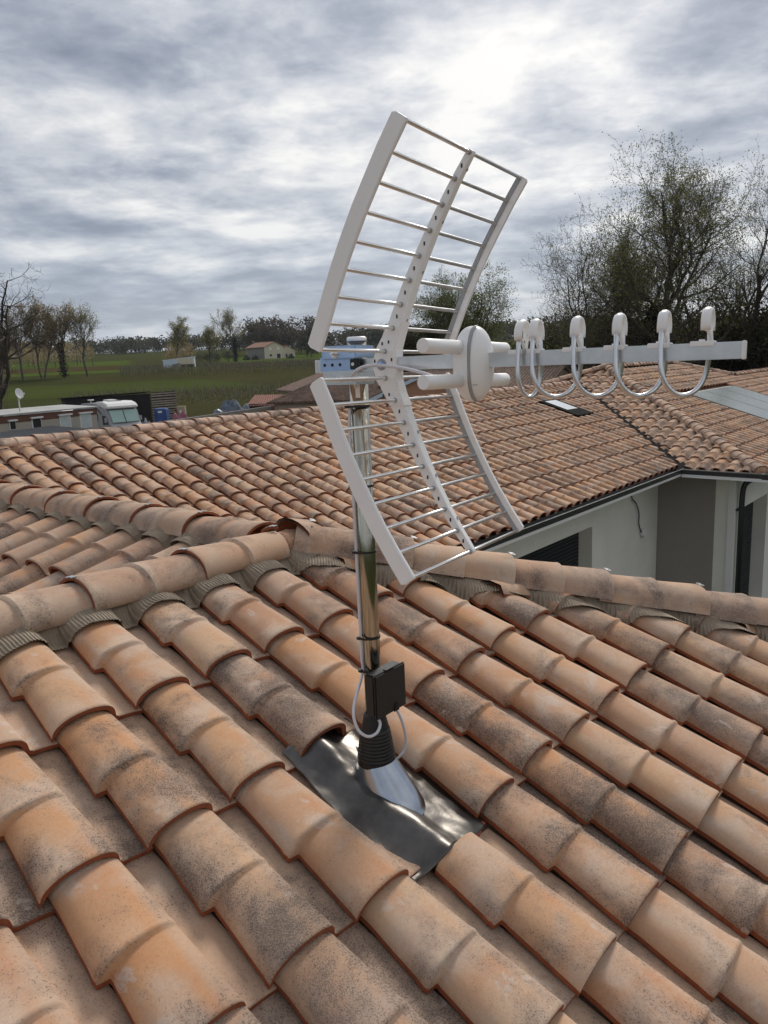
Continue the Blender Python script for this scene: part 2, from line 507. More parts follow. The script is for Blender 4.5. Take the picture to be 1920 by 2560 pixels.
# ---- tile shape
def tile_profile(k, wf, hf):
    """k points of the upper skin from the left lip over the barrel to the pan's end"""
    nb = k - 4
    w = 0.157 * wf; u0 = 0.157 - w; h = 0.0465 * hf
    pts = []
    for i in range(nb):
        th = math.pi * (1 - i / (nb - 1))
        cu = math.copysign(abs(math.cos(th)) ** 0.92, math.cos(th))
        pts.append((u0 + w / 2 + (w / 2) * cu * (1.0), 0.010 + h * math.sin(th) ** 0.84))
    # soften the right-hand run-out into the pan
    pts[-1] = (pts[-1][0] + 0.004, 0.003)
    pts += [(0.170, -0.0015), (0.192, -0.003), (0.208, -0.0055), (0.236, -0.012)]
    return pts
def half(s):
    """taper within one of the tile's two stepped halves, s = 0 upper end .. 1 lower end"""
    return 0.85 + 0.15 * s
def make_tile(nu, ys, thick=0.0135, lip_wobble=0.0, seed=0):
    rr = random.Random(seed)
    me = MB()
    top, bot, uvs = [], [], []
    tot = TL + 0.055
    for y in ys:
        # y from 0 (front) to tot (top)
        mid = TL * 0.50
        if y <= mid:
            wf = half(1 - y / mid)
            if y < 0.008: wf *= 1.0
        else:
            wf = half(1 - (y - mid) / mid) if y < 2 * mid else half(0)
        hf = wf
        # bead at the step
        bead = math.exp(-((y - mid - 0.008) / 0.0075) ** 2) * 0.15
        fr = math.exp(-((y - 0.012) / 0.010) ** 2) * 0.035
        wob = 1 + rr.uniform(-1, 1) * lip_wobble
        pr = tile_profile(nu, min(1.0, wf + bead * 0.35) * wob, hf + bead + fr)
        tilt = 0.017 * (1 - y / TL)
        drop = -0.0028 if y < 0.001 else 0.0
        row_t, row_b = [], []
        for i, (u, z) in enumerate(pr):
            a = pr[max(i - 1, 0)]; b = pr[min(i + 1, nu - 1)]
            dx, dz = b[0] - a[0], b[1] - a[1]; l = math.hypot(dx, dz) or 1
            nx, nz = -dz / l, dx / l
            row_t.append((u, y, z + tilt + drop * max(0, nz)))
            row_b.append((u - nx * thick, y + (0.0 if y > 0 else 0.0), z + tilt - nz * thick))
        row_b[0] = (row_t[0][0] + 0.0005, y, row_t[0][2] - 0.0128)
        row_b[1] = (row_t[1][0] + 0.008, y, row_t[1][2] - 0.008)
        top.append(row_t); bot.append(row_b)
    n = nu; m = len(ys)
    for r in top: me.v.extend(r)
    for r in bot: me.v.extend(r)
    o = n * m
    for i in range(m - 1):
        for j in range(n - 1):
            me.face((i * n + j, i * n + j + 1, (i + 1) * n + j + 1, (i + 1) * n + j), 0, True)
            me.face((o + i * n + j, o + (i + 1) * n + j, o + (i + 1) * n + j + 1, o + i * n + j + 1), 1, True)
        me.face((i * n, (i + 1) * n, o + (i + 1) * n, o + i * n), 1, False)
    for j in range(n - 1):
        me.face((j, o + j, o + j + 1, j + 1), 1, False)
    return me
Y_FINE = [0.0, 0.003, 0.010, 0.025, 0.06, 0.12, 0.165, 0.178, 0.183, 0.1865, 0.190, 0.1945, 0.199, 0.205, 0.22, 0.28, 0.35, TL + 0.055]
Y_MID = [0.0, 0.006, 0.03, 0.10, 0.178, 0.187, 0.1955, 0.206, 0.30, TL + 0.05]
Y_LOW = [0.0, 0.02, 0.182, 0.192, 0.203, TL + 0.03]
def tile_mesh(name, mb, mats):
    me = mb.mesh(name, mats)
    uvl = me.uv_layers.new(name='UVMap')
    for lp in me.loops:
        v = me.vertices[lp.vertex_index].co
        uvl.data[lp.index].uv = (v.x + v.z * 0.8, v.y)
    return me
fine_tiles = [tile_mesh('roof_tile', make_tile(22, Y_FINE, seed=s, lip_wobble=0.006), [M['tile'], M['edge']]) for s in range(3)]
mid_tiles = [tile_mesh('roof_tile', make_tile(14, Y_MID, seed=s), [M['tile'], M['edge']]) for s in range(2)]
low_tile = make_tile(9, Y_LOW)

house = empty('house', (6, 5, GZ), 'low house of pale render under stepped terracotta tile roofs', 'house')
def deck(name, pts, mat='deck', thick=0.05):
    mb = MB()
    nn = (pts[1] - pts[0]).cross(pts[2] - pts[0]).normalized()
    if nn.z < 0: nn = -nn
    mb.prism([p - nn * (0.02) for p in pts], -nn * thick)
    return mb.build(name, M[mat], house)
def fpt(face, x, y, h=0.0):
    """point of a face's plane above plan position x, y"""
    d = Vector((x, y, 0)) - Vector((face.o.x, face.o.y, 0))
    u = d.dot(face.u); up = Vector((-face.u.y, face.u.x, 0))
    return face.p(u, d.dot(up) / CSL, h)
roofs = {
    'near': deck('roof', [fpt(NEAR, -3.5, -1.5), fpt(NEAR, 5.35, -1.5), fpt(NEAR, APEX_X, RIDGE_Y), fpt(NEAR, -3.5, RIDGE_Y)]),
    'main': deck('roof', [fpt(MAIN, 5.40, 4.20), fpt(MAIN, 11.9, 4.20), fpt(MAIN, 15.47, MAIN_RIDGE_Y), fpt(MAIN, 1.83, MAIN_RIDGE_Y)]),
    'left': deck('roof', [fpt(LEFT, APEX_X, RIDGE_Y), fpt(LEFT, APEX_X, 7.6), fpt(LEFT, -1.7, 7.6), fpt(LEFT, -1.7, 5.59)]),
    'back': deck('roof', [fpt(BACK, APEX_X, RIDGE_Y), fpt(BACK, 5.35, -1.5), fpt(BACK, 5.35, 4.1), fpt(BACK, APEX_X, 7.6)]),
    'wx': deck('roof', [fpt(WX, 11.9, 4.05), fpt(WX, 11.9, 2.9), fpt(WX, 16.36, 7.36), fpt(WX, 14.6, 9.1), fpt(WX, 15.45, 7.62)]),
    'wy': deck('roof', [fpt(WY, 11.9, 2.9), fpt(WY, 27, 2.9), fpt(WY, 27, 6.15), fpt(WY, 21.35, 6.15), fpt(WY, 20.15, 7.36), fpt(WY, 16.36, 7.36)]),
}
# back slopes, so that the ridges close
deck('roof', [Vector((1.0, MAIN_RIDGE_Y, RIDGE_Z)), Vector((15.4, MAIN_RIDGE_Y, RIDGE_Z)), Vector((15.4, 11.2, RIDGE_Z - 3.54 * TS)), Vector((1.0, 11.2, RIDGE_Z - 3.54 * TS))])
deck('roof', [Vector((APEX_X, RIDGE_Y, RIDGE_Z)), Vector((-3.5, RIDGE_Y, RIDGE_Z)), Vector((-3.5, 5.5, RIDGE_Z - 3.44 * TS)), Vector((-1.6, 5.5, RIDGE_Z - 3.44 * TS))])
A_ = fpt(WY, 16.36, 7.36); B_ = fpt(WY, 20.15, 7.36); D_ = fpt(WY, 21.35, 6.15)
deck('roof', [A_, B_, B_ + Vector((3.5, 3.5, -3.5 * TS)), A_ + Vector((-3.5, 3.5, -3.5 * TS))])
deck('roof', [B_, D_, D_ + Vector((2.2, -2.2, -2.2 * TS)), B_ + Vector((3.5, 3.5, -3.5 * TS))])
deck('roof', [D_, Vector((27, 6.15, D_.z)), Vector((27, 9.5, D_.z - 3.3 * TS)), Vector((21.4, 9.5, D_.z - 3.3 * TS))])

SKY_LO, SKY_HI = (12.55, 6.20), (13.2, 6.98)     # roof window in plan
PAN_X0, PAN_X1, PAN_TOP = 16.35, 19.56, 5.57     # solar field in plan
cands = []
def add_face(key, face, u_range, w_range, keep, jitter=0.0):
    for c in u_range:
        for r in w_range:
            u, w = c * TW, -r * face.tl
            ctr = face.p(u + TW / 2, w + TL / 2)
            if not keep(ctr.x, ctr.y, face.p(u, w), face.p(u + TW, w + TL)):
                continue
            q = project(ctr)
            vis = q is not None and -420 < q[0] < 2120 and -100 < q[1] < 3250
            cands.append((key, face, c, r, ctr.length, vis))
add_face('near', NEAR, range(-16, 24), range(0, 10), lambda x, y, a, b: x + y < 3.89 + 0.30 and not False)
add_face('main', MAIN, range(-6, 62), range(0, 10), lambda x, y, a, b: x + y > 9.45 and x - y < 7.98 and not (SKY_LO[0] < x < SKY_HI[0] and SKY_LO[1] - 0.1 < y < SKY_HI[1]))
add_face('left', LEFT, range(-4, 20), range(0, 9), lambda x, y, a, b: y - RIDGE_Y > APEX_X - x - 0.1)
add_face('back', BACK, range(-16, 26), range(0, 10), lambda x, y, a, b: x + y < 9.5 and x - y > -0.3 + 0.0 if y > RIDGE_Y else x + y > 3.89)
wx_rows = range(-12, 1)
add_face('wx', WX, range(0, 34), wx_rows, lambda x, y, a, b: x - y < 9.10 and (x - y > 7.72 if y < 7.6 else True) and x + y < 23.7)
wy_rows = range(-12, 1)
add_face('wy', WY, range(0, 72), wy_rows, lambda x, y, a, b: x - y > 8.90 and y < 7.36 and (x + y < 27.5 or y < 6.1) and not (PAN_X0 - 0.05 < x < PAN_X1 + 0.05 and y < PAN_TOP + 0.05))
HOLE = ('near', 3, 2)
cands = [c for c in cands if (c[0], c[2], c[3]) != HOLE]
inview = sorted([c for c in cands if c[5] and c[0] != 'back'], key=lambda c: c[4])
single = inview[:296]
sset = {(c[0], c[2], c[3]) for c in single}
def cut_mesh(me, planes, mw):
    """copy of a tile mesh cut by world planes (point, normal pointing to the part removed)"""
    bm = bmesh.new(); bm.from_mesh(me)
    inv = mw.inverted(); rot3 = mw.to_3x3()
    for co, no in planes:
        g = bm.verts[:] + bm.edges[:] + bm.faces[:]
        bmesh.ops.bisect_plane(bm, geom=g, plane_co=inv @ Vector(co), plane_no=rot3.transposed() @ Vector(no), clear_outer=True)
    if not bm.faces:
        bm.free(); return None
    out = bpy.data.meshes.new('roof_tile')
    bm.to_mesh(out); bm.free()
    for m_ in me.materials: out.materials.append(m_)
    return out
HIPN = Vector((1, 1, 0)).normalized()
DG = Vector((1, -1, 0)).normalized()
VAL, HIP2 = Vector((11.9, 4.10, 0)), Vector((11.9, 2.90, 0))
for key, face, c, r, dist, vis in single:
    ra = random.Random(hash((key == 'near', c * 131 + r * 17)) & 0xffff)
    me = ra.choice(fine_tiles if key in ('near', 'left') else mid_tiles)
    j = 1.0
    mw = face.mat(c * TW + ra.uniform(-.002, .002) * j, -r * face.tl + ra.uniform(-.007, .007) * j, ra.uniform(-.001, .0025))
    mw = mw @ Matrix.Rotation(ra.uniform(-.015, .015) * j, 4, 'Z') @ Matrix.Rotation(ra.uniform(-.012, .012), 4, 'Y')
    if key == 'near' and (face.p(c * TW + 0.24, -r * TL + TL + .06) @ Vector((1, 1, 0))) > 3.83:
        me = cut_mesh(me, [((APEX_X, RIDGE_Y, 0), HIPN)], mw)
    elif key == 'near' and (c, r) == (3, 3):
        me = cut_mesh(me, [(NEAR.p(0, -2 * TL - 0.028), NEAR.w)], mw)
    elif key == 'left' and face.p(c * TW, -r * TL).y - RIDGE_Y < APEX_X - face.p(c * TW, -r * TL).x + 0.4:
        me = cut_mesh(me, [((APEX_X, RIDGE_Y, 0), Vector((-1, -1, 0)).normalized())], mw)
    elif key == 'main':
        p = face.p(c * TW, -r * face.tl)
        if p.x - p.y > 7.2:
            me = cut_mesh(me, [(VAL - DG * 0.035, DG)], mw)
        elif p.x + p.y < 9.9:
            me = cut_mesh(me, [((1.83, 7.66, 0), -HIPN)], mw)
    if me is None:
        continue
    o = link('roof_tile', me)
    place(o, roofs[key], mw)
low_me = tile_mesh('roof_tile', low_tile, [M['tile'], M['edge']])
# the tiles past the limit, and those of the slope out of sight, as one mass
st = MB(); st_uv = []; st_r = []
for key, face, c, r, dist, vis in cands:
    if (key, c, r) in sset:
        continue
    ra = random.Random((c * 977 + r * 31 + len(key)) & 0xffff)
    mw = face.mat(c * TW + ra.uniform(-.002, .002), -r * face.tl + ra.uniform(-.006, .006), ra.uniform(-.001, .002))
    o = len(st.v); rv = ra.random()
    if key == 'back': mw = face.mat(c * TW, -r * TL, -0.02)
    pl = []
    ctr_ = face.p(c * TW + TW / 2, -r * face.tl + TL / 2); dg = ctr_.x - ctr_.y
    if key == 'main' and dg > 7.4: pl = [(VAL - DG * 0.035, DG)]
    elif key == 'wx' and ctr_.y < 7.8:
        if dg < 8.2: pl.append((VAL + DG * 0.035, -DG))
        if dg > 8.6: pl.append((HIP2, DG))
    elif key == 'near' and ctr_.x + ctr_.y > 3.5: pl = [((APEX_X, RIDGE_Y, 0), HIPN)]
    elif key == 'wy' and dg < 9.4: pl = [(HIP2, -DG)]
    if pl:
        cm2 = cut_mesh(low_me, pl, mw)
        if cm2 is None: continue
        ul = cm2.uv_layers['UVMap'].data
        for v in cm2.vertices: st.v.append(mw @ v.co)
        for pg in cm2.polygons:
            st.face([o + i for i in pg.vertices], pg.material_index, pg.use_smooth)
            st_r.append(rv)
            st_uv.extend(tuple(ul[k].uv) for k in pg.loop_indices)
        continue
    for v in low_tile.v: st.v.append(mw @ Vector(v))
    for f, mi, s in zip(low_tile.f, low_tile.m, low_tile.s):
        st.face([o + i for i in f], mi, s)
        st_r.append(rv)
        st_uv.extend((low_tile.v[i][0] + low_tile.v[i][2] * 0.8, low_tile.v[i][1]) for i in f)
sme = st.mesh('tiling', [M['tile'], M['edge']])
uvl = sme.uv_layers.new(name='UVMap')
uvl.data.foreach_set('uv', [x for q in st_uv for x in q])
ra_ = sme.attributes.new('rnd', 'FLOAT', 'FACE')
ra_.data.foreach_set('value', st_r)
tiling = link('tiling', sme, house)
tiling['kind'] = 'stuff'

# ---- ridge and hip tiles
def ridge_mesh(name, mat, r0=0.109, pitch=0.385, n=13, rows=None):
    rows = rows or [0.0, 0.004, 0.02, 0.10, 0.180, 0.188, 0.193, 0.198, 0.206, 0.30, pitch + 0.05]
    mb = MB(); o2 = None
    top, bot = [], []
    mid = 0.5 * pitch
    for y in rows:
        f = 0.90 + 0.10 * (1 - y / mid) if y <= mid else 0.90 + 0.10 * (1 - min(1, (y - mid) / mid))
        f += math.exp(-((y - mid - 0.003) / 0.006) ** 2) * 0.02
        tl = 0.012 * (1 - y / pitch)
        rt, rb = [], []
        for i in range(n):
            th = math.pi * (1 - i / (n - 1))
            x = math.cos(th); z = math.sin(th)
            rt.append((x * r0 * f, y, z ** 0.85 * 0.086 * f + tl - (0.0025 if y == 0 else 0)))
            rb.append((x * (r0 * f - 0.012), y, z ** 0.85 * (0.086 * f - 0.012) + tl))
        top.append(rt); bot.append(rb)
    m = len(rows)
    for r in top: mb.v.extend(r)
    for r in bot: mb.v.extend(r)
    o = n * m
    for i in range(m - 1):
        for j in range(n - 1):
            mb.face((i * n + j, (i + 1) * n + j, (i + 1) * n + j + 1, i * n + j + 1), 0, True)
            mb.face((o + i * n + j, o + i * n + j + 1, o + (i + 1) * n + j + 1, o + (i + 1) * n + j), 1, True)
        for j in (0, n - 1):
            mb.face((i * n + j, (i + 1) * n + j, o + (i + 1) * n + j, o + i * n + j), 1)
    for j in range(n - 1):
        mb.face((j, j + 1, o + j + 1, o + j), 1)
    me = tile_mesh(name, mb, [M[mat], M['edge']])
    uvl_ = me.uv_layers['UVMap']
    for lp in me.loops:
        v = me.vertices[lp.vertex_index].co
        uvl_.data[lp.index].uv = (math.atan2(v.x, v.z + 0.01) * 0.1, v.y)
    return me
rm_near = ridge_mesh('ridge_tile', 'ridge')
rm_far = ridge_mesh('ridge_tile', 'ridge_far', n=11)
clip_me = MB().box((0, 0, 0), 0.010, 0.022, 0.003).box((0.015, 0.003, 0.001), 0.010, 0.018, 0.003).mesh('clip', M['alu'])
ridge_root = house
def ridge_line(p0, p1, me, pitch=0.385, start=0.0, clips=True, drop=0.0, cut_end=None):
    """tiles from p0 (wide end first) to p1"""
    p0, p1 = Vector(p0), Vector(p1)
    d = (p1 - p0); ln = d.length; d.normalize()
    x = d.cross(Vector((0, 0, 1))).normalized(); z = x.cross(d)
    k = start
    i = 0
    while k < ln - 0.05:
        o = p0 + d * k
        ra = random.Random(int(k * 1000) + int(p0.x * 77))
        mw = Matrix(((x.x, d.x, z.x, o.x), (x.y, d.y, z.y, o.y), (x.z, d.z, z.z, o.z), (0, 0, 0, 1)))
        mw = mw @ Matrix.Translation((ra.uniform(-.003, .003), 0, ra.uniform(-.002, .003))) @ Matrix.Rotation(ra.uniform(-.012, .012), 4, 'Z') @ Matrix.Rotation(ra.uniform(-.02, .02), 4, 'Y')
        m_ = me
        if cut_end and k + pitch + 0.06 > ln - cut_end[2]:
            m_ = cut_mesh(me, [cut_end[:2]], mw)
        if m_ is not None:
            t = link('ridge_tile', m_)
            place(t, house, mw)
            if clips and i > 0:
                cl = link('clip', clip_me)
                place(cl, t, mw @ Matrix.Translation((-0.012 if clips == 1 else 0.01, -0.004, 0.0975)))
        k += pitch; i += 1
RZ = RIDGE_Z + 0.012
near_cut = lambda co, no, s: (Vector(co), Vector(no).normalized(), s)
ridge_line((-0.92, RIDGE_Y, RZ + 0.004), (APEX_X + 0.02, RIDGE_Y, RZ + 0.004), rm_near, start=0.005, cut_end=near_cut((APEX_X - 0.045, RIDGE_Y, 0), (1, -0.25, 0), 0.05))
ridge_line((5.4, RIDGE_Y - 3.57, RZ - 3.57 * TS + 0.036), (APEX_X, RIDGE_Y, RZ + 0.030), rm_near, start=0.10, clips=2, cut_end=near_cut((APEX_X + 0.015, RIDGE_Y - 0.06, 0), (-1, 0.15, 0), 0.0))
ridge_line((APEX_X, RIDGE_Y + 0.12, RZ), (APEX_X, 7.55, RZ), rm_near, start=0.0)
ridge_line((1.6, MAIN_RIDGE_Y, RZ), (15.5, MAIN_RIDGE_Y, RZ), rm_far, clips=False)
CZ = -1.87 + 0.03
ridge_line((11.98, 2.98, CZ), (16.36, 7.36, A_.z + 0.03), rm_near, clips=False, pitch=0.36)
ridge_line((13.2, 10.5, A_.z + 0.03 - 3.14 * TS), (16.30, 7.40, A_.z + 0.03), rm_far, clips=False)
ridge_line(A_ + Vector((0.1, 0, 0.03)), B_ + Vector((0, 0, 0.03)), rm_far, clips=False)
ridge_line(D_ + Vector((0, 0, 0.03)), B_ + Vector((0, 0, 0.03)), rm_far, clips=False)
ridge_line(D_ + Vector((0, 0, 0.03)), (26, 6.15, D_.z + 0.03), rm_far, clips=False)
# rounded end cap of the far hip
def capfn(mb):
    dd = Vector((1, 1, TS)).normalized(); xx = dd.cross(Vector((0, 0, 1))).normalized(); zz_ = xx.cross(dd)
    c0 = Vector((12.0, 3.0, CZ + 0.004))
    rings = []
    for k in range(6):
        a = k / 5 * math.pi / 2
        rr = math.cos(a); back = -math.sin(a) * 0.10
        rings.append([c0 + dd * back + xx * (math.cos(t) * 0.105 * rr) + zz_ * (abs(math.sin(t)) ** 0.85 * 0.09 * rr) for t in [math.pi * i / 12 for i in range(13)]])
    mb.loft(rings, closed=False)
part('hip_end_cap', capfn, M['mortar'], house)
# mortar where the three ridges meet
def mort(mb):
    c = Vector((APEX_X + 0.0, RIDGE_Y - 0.02, RZ + 0.022))
    rings = []
    for i in range(9):
        ph = -math.pi / 2 + math.pi * i / 8
        ring = []
        for j in range(16):
            th = 2 * math.pi * j / 16
            p = Vector((math.cos(ph) * math.cos(th) * 0.095, math.cos(ph) * math.sin(th) * 0.085, math.sin(ph) * 0.058))
            p *= 1 + 0.28 * noise.noise(p * 30 + Vector((3, 1, 2)))
            ring.append(c + p)
        rings.append(ring)
    mb.loft(rings)
part('mortar', mort, M['mortar'], house)

# ---- pleated grey strip under ridge and hip tiles
prof_pts = tile_profile(30, 0.95, 0.95)
def tile_z(u):
    u = u % TW
    for (a, za), (b, zb) in zip(prof_pts, prof_pts[1:]):
        if a <= u <= b:
            return za + (zb - za) * (u - a) / max(1e-6, b - a)
    return 0.0 if u > 0.1 else 0.012
def pleat_strip(name, face, pa, pb, inward, width, per=0.0095, mat='pleat'):
    """pa, pb: plan points of the ridge line; inward: plan direction down onto the face"""
    pa, pb, inward = Vector((*pa, 0)), Vector((*pb, 0)), Vector((*inward, 0)).normalized()
    ln = (pb - pa).length; n = int(ln / (per / 4))
    mb = MB(); rows = 8
    up = Vector((-face.u.y, face.u.x, 0))
    for i in range(n + 1):
        s = ln * i / n
        base = pa + (pb - pa) * (i / n)
        pl = math.sin(2 * math.pi * s / per) * 0.0022
        for k in range(rows):
            t = k / (rows - 1)
            q = base + inward * (0.05 + (width * (1 + 0.10 * noise.noise(base * 7)) - 0.05) * t)
            d = q - Vector((face.o.x, face.o.y, 0))
            u = d.dot(face.u); w = d.dot(up) / CSL
            # tile relief averaged near the top, followed at the bottom edge
            zt = tile_z(u)
            wv = (w % TL) / TL
            follow = min(1, t * 1.5) ** 0.8
            h = 0.060 * (1 - follow) + (zt + 0.012 + 0.014 * (1 - wv)) * follow + pl * (0.5 + 0.5 * t)
            h += 0.007 * noise.noise(Vector((q.x * 13, q.y * 13, 0))) + 0.003 * noise.noise(Vector((q.x * 50, q.y * 50, 3)))
            mb.v.append(face.p(u, w, h))
    for i in range(n):
        for k in range(rows - 1):
            mb.face((i * rows + k, (i + 1) * rows + k, (i + 1) * rows + k + 1, i * rows + k + 1), 0, False)
    return mb.build(name, M[mat], house, recalc=False)
pleat_strip('pleated_flashing', NEAR, (-0.9, RIDGE_Y), (APEX_X + 0.02, RIDGE_Y), (0, -1), 0.138)
pleat_strip('pleated_flashing', NEAR, (APEX_X - 0.02, RIDGE_Y), (5.0, RIDGE_Y - 3.17), (-1, -1), 0.142)
pleat_strip('pleated_flashing', LEFT, (APEX_X, 7.0), (APEX_X, RIDGE_Y + 0.1), (-1, 0), 0.128)
pleat_strip('pleated_flashing', MAIN, (2.2, MAIN_RIDGE_Y), (14.9, MAIN_RIDGE_Y), (0, -1), 0.16, 0.06, 'mortar')  # mortar brown colours in the dim shading below the main ridge

# ---- skylight, solar field, valley
def on_face(face, x, y, h): return fpt(face, x, y, h)
sk = [on_face(MAIN, SKY_LO[0], SKY_LO[1], 0.075), on_face(MAIN, SKY_HI[0], SKY_LO[1], 0.075), on_face(MAIN, SKY_HI[0], SKY_HI[1], 0.075), on_face(MAIN, SKY_LO[0], SKY_HI[1], 0.075)]
mb = MB(); mb.prism(sk, -MAIN.n * 0.12)
skyl = mb.build('skylight', M['matte'], house, bevel=0.008)
mb = MB()
q = [on_face(MAIN, SKY_LO[0] + 0.11, SKY_LO[1] + 0.26, 0.079), on_face(MAIN, SKY_HI[0] - 0.14, SKY_LO[1] + 0.26, 0.079), on_face(MAIN, SKY_HI[0] - 0.14, SKY_HI[1] - 0.07, 0.079), on_face(MAIN, SKY_LO[0] + 0.11, SKY_HI[1] - 0.07, 0.079)]
mb.prism(q, MAIN.n * 0.004)
mb.build('pane', M['skyglass'], skyl)
for k in range(3):
    for j in range(2):
        x0, x1 = PAN_X0 + k * 1.07, PAN_X0 + k * 1.07 + 1.045
        y1 = PAN_TOP - j * 1.62; y0 = y1 - 1.60 if j == 0 else y1 - 1.0
        mb = MB(); mb.prism([on_face(WY, x0, y0, 0.05), on_face(WY, x1, y0, 0.05), on_face(WY, x1, y1, 0.05), on_face(WY, x0, y1, 0.05)], -WY.n * 0.035)
        mb.build('solar_panel', M['solar'], house, bevel=0.004)
mb = MB(); mb.prism([on_face(WY, PAN_X0 - .03, 2.93, 0.012), on_face(WY, PAN_X1 + .05, 2.93, 0.012), on_face(WY, PAN_X1 + .05, PAN_TOP + .10, 0.012), on_face(WY, PAN_X0 - .03, PAN_TOP + .10, 0.012)], -WY.n * 0.03)
mb.build('panel_tray', M['zincgrey'], house)
mb = MB()
va, vb = Vector((11.80, 4.02, -1.86)), Vector((15.45, 7.67, -1.86 + 3.65 * TS))
sd_ = Vector((1, -1, 0)).normalized() * 0.13
mb.prism([va - sd_ + Vector((0, 0, .02)), va + sd_ + Vector((0, 0, .02)), vb + sd_ + Vector((0, 0, .02)), vb - sd_ + Vector((0, 0, .02))], Vector((0, 0, -0.02)))
mb.build('valley_gutter', M['matte'], house)

# ---- walls, eaves and openings
WYM, WXW, WYW = 4.69, 12.5, 3.46                 # wall planes: main (y), wing (x), wing front (y)
SOF = -1.935
def wall_with_hole(name, axis, v, a0, a1, hole, mat, thick=0.30, depth_dir=1):
    """wall in plane axis = v from a0 to a1 with one opening (h0, h1, ztop, zbot)"""
    def P(a, z, dv=0.0):
        return Vector((a, v + dv * depth_dir, z)) if axis == 1 else Vector((v + dv * depth_dir, a, z))
    mb = MB()
    segs = []
    if hole:
        h0, h1, zt, zb = hole
        segs = [(a0, h0, GZ, SOF), (h1, a1, GZ, SOF), (h0, h1, zt, SOF), (h0, h1, GZ, zb)]
    else:
        segs = [(a0, a1, GZ, SOF)]
    for s0, s1, z0, z1 in segs:
        if z1 - z0 < 0.01: continue
        mb.prism([P(s0, z0), P(s1, z0), P(s1, z1), P(s0, z1)], P(0, 0, thick) - P(0, 0, 0))
    bm_me = mb.mesh(name, mat)
    bm = bmesh.new(); bm.from_mesh(bm_me)
    bmesh.ops.remove_doubles(bm, verts=bm.verts, dist=0.0005)
    bmesh.ops.recalc_face_normals(bm, faces=bm.faces)
    bm.to_mesh(bm_me); bm.free()
    return link(name, bm_me, house)
wall_with_hole('wall', 1, WYM, 4.0, WXW + 0.3, (7.6, 10.01, -2.46, -3.75), M['render'])
w2 = wall_with_hole('wall', 0, WXW, WYW + 0.002, WYM - 0.002, None, M['render_shaded'])
w2['label'] = 'side wall of the far wing, its shade put into the render colour'
wall_with_hole('wall', 1, WYW, WXW - 0.001, 27.0, (13.02, 14.42, -2.58, -4.62), M['render'])
wall_with_hole('wall', 0, 5.0, -1.0, 4.0, None, M['render'], depth_dir=-1)
# corner strip
part('corner_trim', lambda m: m.box((WXW - 0.012, WYW + 0.05, (GZ + SOF) / 2), 0.02, 0.10, SOF - GZ - .02), M['soffit'], house)
def shutter(x0, x1, zt, zb, y):
    t = MB().box(((x0 + x1) / 2, y + 0.02, (zt + zb) / 2), x1 - x0, 0.012, zt - zb).build('shutter', M['shutter'], house)
    nz = int((zt - zb) / 0.055)
    sm_ = MB().box((0, 0, 0), x1 - x0 - 0.03, 0.016, 0.045)
    sme_ = sm_.mesh('slat', M['shutter'])
    bm = bmesh.new(); bm.from_mesh(sme_); bmesh.ops.bevel(bm, geom=bm.edges[:], offset=0.006, segments=2, affect='EDGES'); bm.to_mesh(sme_); bm.free()
    for k in range(nz):
        place(link('slat', sme_), t, Matrix.Translation(((x0 + x1) / 2, y + 0.006, zt - 0.03 - k * 0.055)) @ Matrix.Rotation(0.18, 4, 'X'))
shutter(7.6, 10.01, -2.46, -3.75, WYM + 0.20)
shutter(13.02, 14.42, -2.58, -4.62, WYW + 0.22)
# reveals are of the wall; soffit and gutters
def soff(mb):
    mb.box((8.6, 4.375, SOF + 0.012), 6.5, 0.62, 0.02)
    mb.box((12.15, 3.72, SOF + 0.010), 0.68, 1.90, 0.02)
part('soffit', soff, M['soffit'], house)
part('fascia', lambda m: m.box((8.55, 4.052, -1.905), 6.5, 0.02, 0.045), M['soffit'], house)
part('fascia', lambda m: m.box((11.702, 3.41, -1.912), 0.02, 1.24, 0.06), M['soffit'], house)
part('fascia', lambda m: m.box((19.4, 2.792, -1.912), 15.2, 0.02, 0.06), M['soffit'], house)
def gutter_run(p0, p1, out):
    p0, p1, out = Vector(p0), Vector(p1), Vector(out)
    prof = [(0.0, 0.0), (0.0, -0.045), (0.02, -0.058), (0.10, -0.058), (0.118, -0.045), (0.118, 0.010), (0.130, 0.010), (0.130, -0.052), (0.104, -0.070), (0.015, -0.070), (-0.012, -0.052), (-0.012, 0.0)]
    mb = MB()
    mb.prism([p0 + out * a + Vector((0, 0, b)) for a, b in prof], p1 - p0)
    return mb.build('gutter', M['gutter'], house)
gutter_run((5.3, 4.16, -1.832), (11.79, 4.16, -1.832), (0, -1, 0))
gutter_run((11.81, 4.045, -1.834), (11.81, 2.79, -1.834), (-1, 0, 0))
gutter_run((11.69, 2.90, -1.836), (27, 2.90, -1.836), (0, -1, 0))
part('eaves_apron', lambda m: m.prism([Vector((5.3, 4.30, -1.835)), Vector((11.85, 4.30, -1.835)), Vector((11.80, 4.10, -1.875)), Vector((5.3, 4.10, -1.875))], Vector((0, 0, -0.01))), M['zincgrey'], house)
part('eaves_apron', lambda m: m.prism([Vector((11.98, 4.1, -1.868)), Vector((11.98, 2.94, -1.868)), Vector((11.76, 2.84, -1.876)), Vector((11.76, 4.0, -1.876))], Vector((0, 0, -0.01))), M['zincgrey'], house)
# downpipe at the wing corner
dp = smooth_path([(13.4, 2.86, -1.93), (12.95, 3.0, -1.96), (12.72, 3.20, -2.03), (12.63, 3.37, -2.16), (12.62, 3.395, -2.5)], 5) + [Vector((12.62, 3.395, GZ))]
dpo = part('downpipe', lambda m: m.tube(dp, 0.043, 10), M['gutter'], house)
part('pipe_bracket', lambda m: m.box((12.60, 3.42, -2.55), 0.13, 0.08, 0.03), M['gutter'], dpo)
